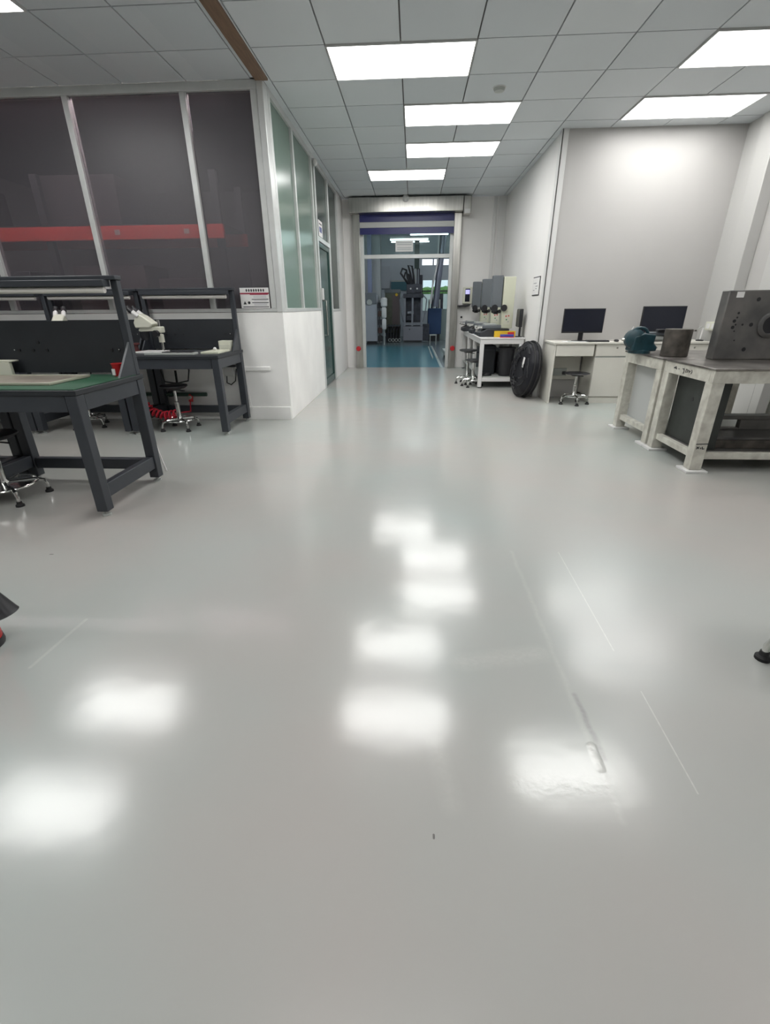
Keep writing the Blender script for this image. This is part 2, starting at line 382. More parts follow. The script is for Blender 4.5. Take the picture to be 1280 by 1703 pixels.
paper('door_notice', (X0+.008, 8.0, 2.25), (X0+.0085, X0+.0115, 7.72, 8.02, 2.165, 2.37), 'white printed notice above the green door', 'sign',
      [('printed_block', (X0+.0115, X0+.0125, 7.77, 7.97, 2.22, 2.29), mat('blue_ink', (.12, .14, .28), .8)), ('printed_line', (X0+.0115, X0+.0125, 7.77, 7.97, 2.32, 2.335), INK)])
t = thing('wall_sensor', (X0+.006, 7.55, 3.02), 'small white sensor high on the glass partition near the ceiling', 'sensor')
MB().ball((X0+.04, 7.55, 3.0), .035, sc=(1, 1, 1.3)).build('body', TRIM, t)
MB().cyl((X0, 7.55, 3.03), (X0+.04, 7.55, 3.03), .018).build('bracket', TRIM, t)
# safety notice on the glass
t = thing('safety_notice', (-1.68, 5.32, 1.20), 'white safety notice with red band leaning on the glass above the low wall', 'sign')
yn = 5.318
B(-1.84, -1.53, yn, yn+.004, 1.201, 1.40).build('board', PAPER, t)
WINE = mat('wine_red_ink', (.30, .02, .05), .7)
B(-1.84, -1.53, yn-.001, yn, 1.338, 1.352).build('red_band', WINE, t)
B(-1.735, -1.54, yn-.002, yn-.001, 1.332, 1.350).build('dark_band', WINE, t)
m = MB()
for i in range(8): m.box(-1.775+i*.026, -1.759+i*.026, yn-.001, yn, 1.366, 1.384)
for i in range(8): m.box(-1.771+i*.026, -1.763+i*.026, yn-.0015, yn, 1.361, 1.389)
m.build('heading', INK, t)
m = MB()
for z, a, b_ in ((1.285, -1.72, -1.54), (1.252, -1.72, -1.54), (1.212, -1.82, -1.54)): m.box(a, b_, yn-.001, yn, z, z+.007)
m.build('dark_lines', INK, t)
m = MB()
for z in (1.318, 1.306, 1.272, 1.240, 1.230): m.box(-1.70, -1.56, yn-.001, yn, z, z+.0035)
m.build('grey_lines', mat('grey_ink', (.35, .34, .38), .8), t)
MB().prism([(-1.815, 1.24), (-1.779, 1.24), (-1.797, 1.272)], 1, yn-.001, yn).build('warning_triangle', INK, t)
MB().cyl((-1.752, yn-.001, 1.256), (-1.752, yn, 1.256), .014).build('warning_disc', INK, t)

# glass room behind the tinted panes: dark shelving with an orange beam, lit by an added hidden lamp
struct(MB().box(-6.5, -1.55, 9.6, 9.72, 0, H).build('wall_inner', DARKROOM))
struct(MB().box(-6.5, -1.46, 5.45, 9.72, H, H+.018).build('ceiling', DARKROOM))
t = thing('pallet_rack', (-4, 6.2, 0), 'storage rack with an orange red beam, seen dimly through the tinted glass', 'rack')
B(-6.4, -2.17, 5.98, 6.03, 1.94, 2.08).build('beam', ORANGE, t, bevel=.004)
B(-6.4, -2.17, 6.78, 6.83, 1.94, 2.08).build('beam', ORANGE, t, bevel=.004)
for x in (-6.3, -4.3, -2.24):
    for y in (6.0, 6.80): B(x-.04, x+.04, y+.03, y+.09, 0, 2.6).build('upright', DARKBD, t)
B(-6.3, -2.2, 6.03, 6.78, 2.08, 2.10).build('shelf', DARKBD, t)
B(-6.3, -2.2, 6.03, 6.78, .9, .94).build('shelf', DARKBD, t)
for x in (-5.0, -3.42, -2.6): B(x-.03, x+.03, 5.974, 5.98, 1.99, 2.04).build('label_plate', PAPER, t)
for i, (x, wd, z0, hh) in enumerate(((-5.6, .8, 2.10, .45), (-3.9, 1.0, 2.10, .5), (-5.2, 1.0, .94, .7), (-3.7, .9, .94, .75), (-2.75, .7, .94, .6))):
    o = B(x-wd/2, x+wd/2, 6.1, 6.7, z0, z0+hh).build('storage_carton', mat('carton_%d' % i, ((.03, .025, .03), (.035, .028, .03), (.05, .05, .07), (.09, .06, .06), (.07, .045, .05))[i], .8), None, bevel=.01)
    tag(o, ['dim dark carton on the upper rack shelf, leftmost', 'dim brownish carton on the upper rack shelf behind the middle pane', 'dim dark carton on the lower rack shelf, leftmost',
            'dim dark carton on the lower rack shelf, middle', 'dim dark carton on the lower rack shelf by the right upright'][i], 'box')
t = thing('added_inner_lamp', (-4, 5.48, H), 'unseen lamp added behind the top rail of the tinted glass to brighten the beam', 'light')
B(-6.2, -1.7, 5.455, 5.52, H-.012, H-.001).build('housing', DARKROOM, t)
B(-6.15, -1.75, 5.46, 5.515, H-.018, H-.012).build('tube', emit('added_inner_tube', (1, .93, .9), 95.0), t)

# ================================================================== ROLL-UP DOORWAY
t = thing('roll_up_door', (-.12, 10.40, 0), 'stainless roll-up door with blue curtain raised above the doorway', 'door')
B(-1.24, .90, 10.15, 10.45, 2.83, 3.07).build('header_box', STEEL, t, bevel=.008)
for a in (-1.20, .76): 
    MB().box(a, a+.14, 10.33, 10.45, 0, 2.83).build('side_guide', STEEL, t, bevel=.006)
CUR = mat('blue_pvc_curtain', (.018, .022, .13), .35)
B(-1.06, .77, 10.385, 10.395, 2.705, 2.83).build('curtain', CUR, t)
B(-1.06, .77, 10.37, 10.40, 2.61, 2.705).build('bottom_bar', mat('pale_bar', (.50, .51, .50), .4), t, bevel=.004)
B(-1.06, .77, 10.385, 10.395, 2.50, 2.61).build('curtain', CUR, t)
m = B(.91, 1.05, 10.17, 10.44, 2.78, 3.07).build('motor_box', STEEL, t, bevel=.01)
B(.93, 1.03, 10.16, 10.17, 2.79, 2.86).build('motor_cap', TRIM, m, bevel=.003)
for x in (-1.145, .835):
    MB().lathe([(.035, 0), (.035, .02), (.05, .022), (.05, .06), (.04, .075), (0, .078)], (x, 10.335, .40), (0, -1, 0)).build('red_beacon', RED, t)
MB().lathe([(.06, 0), (.06, .02), (.03, .05), (0, .055)], (-.17, 10.16, 3.04), (0, -1, .2)).build('radar_sensor', TRIM, t)
# aluminium frame with glass transom in the opening
df = MB().box(-1.06, -1.0, 10.46, 10.54, 0, 2.55).box(.70, .78, 10.46, 10.54, 0, 2.55).box(-1.0, .70, 10.46, 10.54, 2.09, 2.16).box(-1.06, .78, 10.46, 10.54, 2.55, 2.62)
df = struct(df.build('door_2', ALU, bevel=.004))
B(-1.0, .70, 10.495, 10.503, 2.16, 2.55).build('pane', TRANSOM, df)
t = thing('transom_notice', (-.19, 10.49, 2.3), 'white paper notice stuck on the glass above the doorway', 'sign')
B(-.37, -.02, 10.488, 10.493, 2.21, 2.40).build('sheet', PAPER, t)
m = MB()
for z in (2.24, 2.27, 2.33, 2.36): m.box(-.34, -.05, 10.486, 10.488, z, z+.008)
m.build('printed_lines', mat('pale_ink', (.3, .34, .36), .8), t)
# access terminal on the wall right of the doorway
t = thing('access_terminal', (1.10, 10.45, 1.4), 'wall-mounted access terminal with glowing blue violet screen', 'access terminal')
B(1.0, 1.2, 10.41, 10.45, 1.25, 1.56).build('body', IVORY, t, bevel=.01)
s_ = B(1.05, 1.145, 10.405, 10.41, 1.29, 1.53).build('screen', SCREEN, t)
B(1.055, 1.14, 10.402, 10.405, 1.43, 1.51).build('lit_area', SCRON, s_)
MB().prism([(.88, 1.22), (1.16, 1.24), (1.14, 1.205), (.95, 1.185)], 1, 10.33, 10.45).build('lower_tray', BLACK, t, bevel=.004)
t = thing('wall_buzzer', (.98, 10.44, .9), 'tiny dark button on the wall beside the measuring table', 'button')
MB().cyl((1.0, 10.45, 1.0), (1.0, 10.42, 1.0), .02).build('button', BLACK, t)
# framed notice on the corridor wall
t = thing('wall_notice', (1.74, 7.36, 1.45), 'thin-framed white notice on the right corridor wall', 'sign')
B(1.732, 1.739, 7.17, 7.56, 1.335, 1.575).build('frame', INK, t); B(1.729, 1.733, 7.185, 7.545, 1.347, 1.563).build('sheet', PAPER, t)
m = MB()
for y0, y1, z in ((7.25, 7.38, 1.45), (7.34, 7.50, 1.49), (7.30, 7.37, 1.42), (7.42, 7.5, 1.40)): m.box(1.728, 1.7295, y0, y1, z, z+.008)
m.build('printed_lines', mat('note_ink', (.2, .2, .22), .8), t)

# ================================================================== BACK ROOM
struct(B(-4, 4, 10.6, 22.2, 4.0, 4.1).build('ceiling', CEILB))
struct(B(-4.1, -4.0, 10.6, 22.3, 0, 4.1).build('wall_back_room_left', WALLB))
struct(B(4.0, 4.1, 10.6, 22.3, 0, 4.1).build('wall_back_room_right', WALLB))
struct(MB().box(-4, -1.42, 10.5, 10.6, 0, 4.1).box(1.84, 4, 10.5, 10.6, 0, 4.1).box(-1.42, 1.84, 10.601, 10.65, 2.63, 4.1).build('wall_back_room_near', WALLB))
fw_ = MB().box(-4, .35, 22.2, 22.3, 0, 4.1).box(.35, 3.4, 22.2, 22.3, 0, 1.05).box(.35, 3.4, 22.2, 22.3, 2.25, 2.82).box(.35, 3.4, 22.2, 22.3, 3.05, 4.1).box(3.4, 4, 22.2, 22.3, 0, 4.1)
struct(fw_.build('wall_back_room_far', WALLB))
wf = MB().box(.35, 3.4, 22.22, 22.26, 1.80, 1.85)
for x in (.35, .80, 1.9, 3.0): wf.box(x, x+.05, 22.22, 22.26, 1.05, 2.25)
for x in (.8, 1.9): wf.box(x, x+.05, 22.22, 22.26, 2.82, 3.05)
wf = struct(wf.build('window_3', DARKST)); B(.35, 3.4, 22.235, 22.24, 1.05, 2.25).build('pane', TRANSOM, wf)
hd = MB()
for i in range(110): hd.ball((random.uniform(-1, 7), 27.3+random.uniform(-.3, .3), random.choice((.3, .8, 1.3, 1.85, 1.88, 1.9))), random.uniform(.22, .36), n=10)
struct(B(-3, 9, 26.3, 26.4, -.02, 1.80).build('wall_outside', mat('outdoor_wall', (.75, .75, .7), .8)))
o = hd.build('hedge', mat('hedge_leaves', (.13, .27, .06), .7, var=.4, scale=8)); tag(o, 'blurred green hedge outside the far window', 'hedge')
struct(B(-10, 12, 22.4, 45, -.1, -.02).build('floor', mat('outdoor_ground', (.3, .3, .26), .8)))
def back_tube(x0, x1, y, z, label, m_tube=None):
    t = thing('tube_light', ((x0+x1)/2, y, z), label, 'light', 'tube lights of the room beyond the doorway')
    B(x0, x1, y-.04, y+.04, z+.03, z+.06).build('fixture', LGREY, t)
    MB().cyl((x0, y, z+.008), (x1, y, z+.008), .022, n=10).build('tube', m_tube or TUBEON, t)
    for x in (x0+.15, x1-.15): MB().cyl((x, y, z+.06), (x, y, 4.0), .006, n=6).build('hanger', LGREY, t)
back_tube(-.12, 1.01, 16, 3.18, 'highest tube light seen through the transom, on the right')
back_tube(-.72, .42, 16, 3.05, 'middle tube light seen through the transom above the notice')
back_tube(-.90, .59, 21.0, 3.55, 'lowest tube light seen through the transom behind the notice')
back_tube(-3.2, -2.0, 13.5, 3.4, 'unseen tube light added to fill the back room from the left', TUBEFILL)  # from here on: unseen tubes added to brighten the back room
back_tube(2.2, 3.4, 13.5, 3.4, 'unseen tube light added to fill the back room from the right', TUBEFILL)
back_tube(-.6, .6, 13.0, 3.85, 'unseen fill tube light added high over the blue floor', TUBEFILL)
back_tube(2.2, 3.4, 18.5, 3.4, 'unseen fill tube light added far right in the back room', TUBEFILL)
# grey control cabinet with cable duct and column
o = struct(B(-1.80, -1.15, 17.85, 18.4, 0, 4.0).build('trim_11', mat('grey_column', (.33, .35, .36), .7)))
t = thing('control_cabinet', (-1.44, 17.5, 0), 'tall grey control cabinet with round dial left in the back room', 'cabinet')
B(-1.66, -1.24, 17.3, 17.8, .10, 1.60).build('body', mat('cabinet_grey', (.36, .38, .42), .5), t, bevel=.01)
B(-1.60, -1.30, 17.32, 17.78, 0, .10).build('plinth', BLACK, t)
B(-1.64, -1.26, 17.28, 17.3, 1.30, 1.66).build('control_panel', SGREY, t, bevel=.01)
MB().lathe([(.09, 0), (.09, .03), (.03, .035), (.0, .036)], (-1.5, 17.28, 1.36), (0, -1, 0)).build('dial', LGREY, t)
t = thing('cable_duct', (-1.48, 17.5, 2), 'square grey blue duct rising from the control cabinet', 'duct')
B(-1.56, -1.42, 17.45, 17.6, 1.665, 4.0).build('duct', mat('duct_blue_grey', (.16, .19, .30), .5), t)
for side, (x0, x1) in enumerate(((-1.78, -1.68), (-1.22, -1.08))):
    t = thing('spare_part_rack', (x0, 17.4, 0), ['narrow rack of dark and reddish parts left of the grey cabinet', 'narrow rack of dark parts right of the grey cabinet'][side], 'rack', 'narrow racks beside the grey cabinet')
    B(x0+.03, x0+.05, 17.5, 17.52, 0, 1.42).build('post', BLACK, t)
    for k in range(5):
        B(x0, x1, 17.35, 17.6, .10+k*.27, .27+k*.27).build('bin', mat('bin_%d_%d' % (side, k), ((.02, .02, .02), (.07, .03, .025), (.03, .03, .035), (.08, .05, .04), (.025, .025, .025))[k], .6), t, bevel=.01)
t = thing('white_filter_column', (-1.0, 17, 0), 'white vertical filter canister column beside the dark rack', 'filter')
MB().cyl((-.99, 17.1, 0), (-.99, 17.1, .55), .02).build('post', LGREY, t)
for z0, z1, r in ((.50, .84, .075), (.87, 1.2, .085), (1.22, 1.5, .11)): MB().lathe([(r*.8, z0), (r, z0+.03), (r, z1-.04), (r*.7, z1)], (-.99, 17.1, 0), n=16).build('canister', WMET, t)
t = thing('olive_cabinet', (-.77, 19, 0), 'olive grey machine cabinet behind the white canisters', 'cabinet')
B(-1.05, -.5, 18.8, 19.5, .3, 1.68).build('body', mat('olive', (.10, .105, .075), .6, var=.2), t, bevel=.01)
B(-1.07, -.48, 18.78, 19.5, 1.68, 1.80).build('top_cover', SGREY, t, bevel=.01)
B(-.78, -.5, 18.79, 18.80, .4, 1.6).build('brown_door', mat('brown_grey', (.13, .10, .10), .6), t)
B(-1.02, -.53, 18.82, 19.48, 0, .3).build('plinth', BLACK, t)
MB().cyl((-.62, 18.78, 1.62), (-.62, 18.77, 1.62), .05).build('yellow_mark', YELLOW, t)
t = thing('pipe_stand', (-.7, 18, 0), 'dark stand with several hoses and rings on the floor left of the press', 'pipe stand')
m = MB()
for i in range(5): m.tube([(-.95+.11*i, 18.35+.03*(i % 2), 0), (-.93+.11*i, 18.4, .35+.08*(i % 3)), (-.88+.1*i, 18.45, .6)], .03, n=8)
m.build('hose_bundle', BLACK, t)
B(-1.0, -.45, 18.3, 18.6, .55, .6).build('rail', DARKST, t)
for i in range(4):
    MB().tube([(-.85+.12*i+.05*math.cos(k*PI/6), 18.25, .08+.05*math.sin(k*PI/6)+.0) for k in range(12)], .012, n=6, closed=True).build('ring', LGREY, t)
for z, a, b_, h in ((2.0, -1.42, -1.02, .85),):
    o = thing('wall_panel', (a, 22.15, z), 'pale vertical panel high on the far wall of the back room', 'panel'); B(a, b_, 22.15, 22.2, 1.9, 2.8).build('panel', mat('pale_panel', (.40, .43, .47), .6), o)
    B(a, b_, 22.14, 22.15, 1.9, 1.95).build('lower_edge', SGREY, o)
o = thing('teal_board', (-.7, 22.1, 2), 'teal board on the far wall left of the press', 'board'); B(-.97, -.1, 22.14, 22.2, 1.86, 2.2).build('board', mat('teal_board', (.05, .14, .17), .6), o)
B(-.97, -.1, 22.13, 22.2, 2.2, 2.26).build('top_edge', LGREY, o)
# tall press machine in the centre
t = thing('press_machine', (0, 18.3, 0), 'tall dark press machine with hoses in the middle of the doorway view', 'machine')
MG = mat('machine_grey', (.24, .25, .28), .5, .2, var=.15); MD = mat('machine_dark', (.05, .052, .065), .5, .3, var=.3, scale=8)
B(-.36, .37, 18.2, 19.0, .06, .55).build('base_cabinet', mat('machine_base_grey', (.22, .22, .25), .5), t, bevel=.012)
B(-.33, .34, 18.22, 18.98, 0, .06).build('plinth', BLACK, t)
for x in (-.34, -.06, .27): B(x, x+.07, 18.25, 18.33, .55, 1.60).build('column', MG, t, bevel=.005)
for x in (-.34, .27): B(x, x+.07, 18.85, 18.93, .55, 1.60).build('column', MG, t, bevel=.005)
B(-.30, .30, 18.5, 18.9, .55, 1.5).build('core', MD, t, bevel=.01)
B(-.30, .32, 18.30, 18.9, .58, .68).build('work_table', MG, t, bevel=.01)
B(-.24, -.02, 18.3, 18.5, .75, .92).build('fixture_block', MD, t, bevel=.01)
MB().cyl((-.2, 18.35, 1.0), (.02, 18.35, 1.02), .06).build('roller', MG, t)
B(-.36, .36, 18.22, 18.95, 1.50, 1.64).build('crosshead', MD, t, bevel=.01)
B(-.25, .28, 18.3, 18.9, 1.64, 1.95).build('upper_housing', MD, t, bevel=.02)
for x, z in ((-.10, 1.80), (.13, 1.80)): MB().cyl((x, 18.28, z), (x, 18.30, z), .03).build('indicator', PAPER, t)
for x in (-.02, .06, .13, .20): MB().cyl((x, 18.5, 1.95), (x, 18.5, 2.45), .022).build('guide_rod', LGREY if x in (.06,) else MD, t)
for x in (.24, .30): MB().cyl((x, 18.6, 1.95), (x, 18.6, 2.25), .03).build('cylinder', MD, t)
B(.02, .19, 18.5, 18.7, 2.44, 3.4).build('mast', mat('mast_green', (.03, .05, .045), .6), t)
for pts in ([(-.15, 18.4, 1.95), (-.30, 18.4, 2.1), (-.46, 18.4, 2.3), (-.40, 18.4, 2.45), (-.26, 18.4, 2.40), (-.22, 18.4, 2.15), (-.12, 18.4, 1.97)],
            [(-.05, 18.45, 1.95), (-.12, 18.45, 2.3), (-.20, 18.45, 2.55), (-.06, 18.45, 2.52), (.0, 18.45, 2.2), (.03, 18.45, 1.96)],
            [(-.20, 18.42, 1.95), (-.34, 18.42, 2.15), (-.30, 18.42, 2.32), (-.17, 18.42, 2.25), (-.1, 18.42, 1.96)]):
    MB().tube(pts, .035, n=8).build('hose', BLACK, t)
for a in (-.42, .42): MB().tube([(a*.8, 18.3, 1.6), (a*1.15, 18.3, 1.45), (a*1.05, 18.3, 1.0), (a*.85, 18.3, .7)], .02, n=8).build('side_pipe', MG, t)
B(.36, .60, 18.3, 18.7, .05, .62).build('side_unit', MD, t, bevel=.01)
MB().cyl((-.12, 18.25, .45), (-.12, 18.19, .45), .02).build('knob', BLACK, t)
# blue cabinet, duct, small machine right
t = thing('blue_cabinet', (.8, 18.9, 0), 'deep blue machine cabinet right of the press', 'cabinet')
B(.56, 1.06, 18.8, 19.5, .25, 1.15).build('body', mat('deep_blue', (.015, .05, .14), .45), t, bevel=.015)
B(.60, 1.02, 18.82, 19.45, 0, .25).build('plinth', BLACK, t)
B(1.0, 1.3, 19.6, 20.0, 0, 1.12).build('side_tank', mat('pale_green_grey', (.26, .32, .30), .5), t)
for i, x in enumerate((.60, .70, .78, .88, .98)): MB().cyl((x, 19.0, 1.15), (x, 19.0, 1.45+.05*(i % 2)), .035).build('valve', (LGREY, MD)[i % 2], t)
B(.94, 1.12, 19.1, 19.3, 1.12, 1.65).build('motor', MD, t, bevel=.01)
t = thing('exhaust_duct', (.85, 18.2, 2), 'grey slanting exhaust duct right of the press', 'duct')
MB().cyl((.80, 18.35, 1.2), (1.05, 18.35, 4.0), .11, n=14).build('duct', mat('duct_grey', (.18, .19, .24), .4, .5), t)
MB().tube([(.62, 18.2, 1.3), (.68, 18.2, 1.9), (.82, 18.2, 2.6), (.84, 18.2, 4.0)], .03, n=8).build('cable', WMET, t)
t = thing('step_stool', (.75, 17.0, 0), 'small grey metal step by the blue cabinet', 'step stool')
B(.58, .82, 16.9, 17.2, .30, .33).build('tread', LGREY, t)
for x in (.60, .80):
    for y in (16.92, 17.17): MB().cyl((x, y, 0), (x, y, .30), .012).build('leg', LGREY, t)
for k, x in enumerate((.50, .62)):
    o = MB().box(x, x+.03, 12.3, 16.0, 0, .02).build('floor_rail', LGREY); tag(o, ['left of two thin metal rails on the back room floor', 'right of two thin metal rails on the back room floor'][k], 'rail', 'floor rails')
t = thing('hand_cart', (1.0, 12.4, 0), 'pale cart edge inside the doorway at its right side', 'cart')
B(.78, 1.3, 12.0, 12.9, .10, .20).build('deck', LGREY, t, bevel=.01)
for y in (12.1, 12.8): MB().cyl((.82, y, .05), (.86, y, .05), .05).build('wheel', BLACK, t)
MB().tube([(1.28, 12.05, .2), (1.28, 12.05, .95), (1.28, 12.85, .95), (1.28, 12.85, .2)], .015, n=8).build('push_bar', DARKST, t)

# ================================================================== DARK WORKBENCHES (left)
def workbench(x1, y0, matm, label, group, zp=1.135):
    """x1 right end, y0 front; 1.03 wide"""
    x0 = x1-1.03; y1 = y0+.72
    t = thing('workbench', ((x0+x1)/2, (y0+y1)/2, 0), label, 'workbench', group)
    B(x0, x1, y0, y1, .755, .785).build('tabletop', DARKBD, t, bevel=.004)
    B(x0+.015, x1-.012, y0+.01, y1-.07, .7855, .790).build('table_mat', matm, t)
    a = MB().box(x0+.08, x1-.08, y0+.01, y0+.05, .66, .755).box(x0+.08, x1-.08, y1-.05, y1-.01, .66, .755).box(x0+.01, x0+.05, y0+.08, y1-.08, .66, .755).box(x1-.05, x1-.01, y0+.08, y1-.08, .66, .755)
    a.build('apron', DARKST, t, bevel=.003)
    for x in (x0+.005, x1-.075):
        for y in (y0+.005, y1-.075):
            lg = B(x, x+.07, y, y+.07, .035, .755).build('leg', DARKST, t, bevel=.005)
            MB().lathe([(.026, 0), (.028, .012), (.012, .016), (.010, .04)], (x+.035, y+.035, 0), n=12).build('levelling_foot', LGREY, lg)
        B(x+.01, x+.06, y0+.075, y1-.075, .11, .20).build('side_rail', DARKST, t, bevel=.004)
    B(x0+.085, x1-.085, y1-.07, y1-.02, .10, .18).build('back_rail', DARKST, t, bevel=.004)
    yp = y1-.06
    for x in (x0+.01, x1-.055):
        B(x, x+.045, yp, yp+.045, .785, 1.375).build('post', DARKST, t, bevel=.004)
    for x in (x0+.012, x1-.028):
        MB().prism([(yp-.20, .785), (yp, .785), (yp, 1.0)], 0, x, x+.015).build('side_gusset', DARKST, t)
    pn = B(x0+.055, x1-.055, yp+.012, yp+.03, .80, zp).build('back_panel', DARKBD, t)
    m = MB()
    for cx, cz in ((-.30, .95), (-.20, .95), (-.10, .95), (.36, .95), (.41, .95), (-.15, 1.0)):
        m.cyl(((x0+x1)/2+cx, yp+.012, cz), ((x0+x1)/2+cx, yp+.006, cz), .010, n=10)
    m.build('socket', BLACK, pn)
    m = MB()
    for cx in (.415, -.33): m.cyl(((x0+x1)/2+cx, yp+.006, .952), ((x0+x1)/2+cx, yp+.003, .952), .004, n=8)
    m.build('screw', LGREY, pn)
    B(x0, x1, yp-.03, yp+.045, 1.375, 1.40).build('top_beam', DARKST, t, bevel=.004)
    B(x0+.05, x1-.05, yp-.09, yp-.01, 1.335, 1.374).build('lamp_housing', DARKST, t, bevel=.004)
    MB().cyl((x0+.07, yp-.05, 1.318), (x1-.07, yp-.05, 1.316), .019, n=12).build('lamp_tube', TUBEOFF, t)
    return t
DMAT = mat('dark_mat', (.04, .045, .05), .5)
def row(nx, x1, y0, m, labels, group, zp):
    for k in range(nx): workbench(x1-1.035*k, y0, m, labels[k], group, zp)
row(2, -1.895, 2.54, GREEN, ['dark steel workbench with green mat in the left foreground', 'dark steel workbench joined left of the green-mat bench, mostly outside the picture'], 'workbenches of the near row', 1.135)
row(4, -1.875, 4.57, DMAT, ['dark steel workbench against the low wall with a white box on it', 'dark steel workbench of the far row carrying the microscope seen over the near bench',
                         'dark steel workbench of the far row, third from the right', 'dark steel workbench of the far row, leftmost'], 'workbenches of the far row', 1.10)
# things on the near bench
t = thing('parts_tray', (-2.45, 2.9, .79), 'flat beige parts tray on the green mat in front', 'tray')
B(-2.90, -2.17, 2.70, 3.06, .7905, .80).build('bottom', mat('tray_clear', (.30, .26, .22), .3, var=.15), t)
m = MB().box(-2.92, -2.15, 2.69, 2.70, .7905, .806).box(-2.92, -2.15, 3.06, 3.07, .7905, .806).box(-2.92, -2.90, 2.70, 3.06, .7905, .806).box(-2.17, -2.15, 2.70, 3.06, .7905, .806)
m.build('rim', mat('tray_rim', (.38, .38, .30), .35), t, bevel=.003)
t = thing('white_fixture', (-2.82, 3.08, .79), 'small cream bracket device at the left edge of the green-mat bench', 'fixture')
B(-2.94, -2.74, 3.125, 3.15, .79, .88).build('back_plate', IVORY, t, bevel=.004); B(-2.94, -2.72, 3.125, 3.19, .88, .89).build('top_plate', IVORY, t, bevel=.003)
t = thing('red_cup', (-2.03, 3.17, .79), 'red plastic cup in the back corner of the green-mat bench', 'cup')
MB().lathe([(.028, 0), (.038, .075), (.042, .08), (.034, .08), (.026, .008), (.0, .008)], (-1.985, 3.13, .79)).build('cup', RED, t)
MB().box(-1.995, -1.975, 3.07, 3.078, .80, .84).build('label_patch', PAPER, t)
# stereo microscopes
def microscope():
    t = thing('stereo_microscope', (0, 0, 0), '', 'microscope', 'stereo microscopes on the far bench row')
    B(-.13, .13, -.11, .11, 0, .018).build('base_plate', WMET, t, bevel=.006)
    MB().cyl((.10, .05, .018), (.10, .05, .31), .014).build('pillar', CHROME, t)
    MB().lathe([(.028, 0), (.028, .07), (.02, .08)], (.10, .05, .10)).build('lower_collar', IVORY, t)
    MB().box(.055, .135, .02, .085, .19, .25).build('focus_block', IVORY, t, bevel=.01)
    MB().cyl((.10, .00, .185), (.10, -.035, .185), .032).build('focus_knob', BLACK, t)
    MB().prism([(.09, .21), (-.10, .20), (-.13, .205), (-.13, .225), (-.10, .24), (.09, .245)], 1, .02, .08).build('arm', IVORY, t, bevel=.006)
    MB().lathe([(.035, 0), (.045, .03), (.05, .08)], (-.09, .05, .12)).build('objective', BLACK, t)
    hd = MB().prism([(-.15, .235), (.02, .235), (.07, .275), (-.04, .35), (-.10, .375), (-.16, .29)], 1, -.0, .10).build('head', IVORY, t, bevel=.012)
    for y in (.01, .085):
        MB().cyl((-.09, y, .345), (-.15, y-.01, .395), .022).build('eyepiece_tube', WMET, hd)
        MB().lathe([(.024, 0), (.026, .03), (.021, .05), (.028, .065)], (-.142, y-.01, .385), (-.72, -.1, .62)).build('eyepiece', BLACK, hd)
    return t
ms = microscope()
place(ms, (-2.68, 4.87, .79), math.radians(-10), 'white stereo microscope with black eyepieces on the bench nearest the low wall corner')
m2 = copy_tree(ms); place(m2, (-3.62, 4.80, .79), math.radians(-75), 'white stereo microscope whose eyepieces peek over the near bench back panel')
m3 = copy_tree(ms); place(m3, (-4.75, 4.85, .79), math.radians(-75), 'white stereo microscope on the leftmost far bench')
t = thing('grey_tray', (-2.4, 4.8, .79), 'long pale and black tray along the bench edge under the microscope', 'tray')
B(-2.62, -2.13, 4.60, 4.72, .79, .81).build('tray', LGREY, t, bevel=.003); B(-2.45, -2.15, 4.62, 4.70, .8105, .818).build('black_inlay', BLACK, t)
t = thing('beige_tray', (-2.05, 4.85, .79), 'beige tray with loose parts in front of the white box', 'tray')
MB().box(-2.10, -1.92, 4.70, 5.02, .79, .81).build('tray', BEIGE, t, bevel=.004); MB().ball((-2.03, 4.9, .822), .018).build('loose_part', TRIM, t)
t = thing('white_box', (-1.98, 5.1, .79), 'small cream carton at the right end of the far bench', 'box')
B(-2.05, -1.93, 5.06, 5.17, .79, .89).build('carton', IVORY, t, bevel=.003); B(-2.05, -1.93, 5.058, 5.06, .84, .843).build('lid_seam', LGREY, t)
t = thing('red_spool', (-2.83, 5.0, .79), 'brown red spool behind the post left of the microscope', 'spool')
MB().lathe([(.05, 0), (.05, .015), (.03, .02), (.03, .07), (.05, .075), (.05, .09)], (-2.90, 4.95, .79)).build('spool', mat('brown_red', (.12, .03, .03), .6), t)
# wall fittings under the far bench
t = thing('wall_socket', (-2.14, 5.33, .55), 'pale wall socket box with hanging cable under the far bench', 'socket')
B(-2.12, -2.02, 5.285, 5.33, .50, .60).build('box', TRIM, t, bevel=.006); B(-2.20, -1.98, 5.27, 5.33, .603, .62).build('cover_strip', DARKBD, t)
MB().tube([(-2.10, 5.29, .50), (-2.10, 5.27, .43), (-2.05, 5.26, .41), (-2.0, 5.27, .45), (-1.98, 5.29, .58)], .006, n=8).build('cable', BLACK, t)
t = thing('wall_pipe', (-2.6, 5.31, .3), 'green wall pipe with red valve under the far bench', 'pipe')
MB().cyl((-3.6, 5.27, .30), (-2.36, 5.27, .30), .022).build('pipe', mat('pipe_green', (.04, .08, .06), .5), t)
MB().cyl((-2.55, 5.27, .30), (-2.55, 5.25, .22), .025).build('valve', RED, t); MB().cyl((-2.55, 5.25, .27), (-2.55, 5.22, .27), .02).build('gauge', LGREY, t)
m = MB(); 
for x in (-3.4, -2.8): m.box(x-.02, x+.02, 5.28, 5.315, .27, .33)
m.build('clip', DARKST, t)
pts = []
path = [Vector(p) for p in ((-3.02, 4.88, .40), (-2.90, 4.88, .27), (-2.82, 4.88, .18), (-2.70, 4.89, .135), (-2.58, 4.93, .15))]
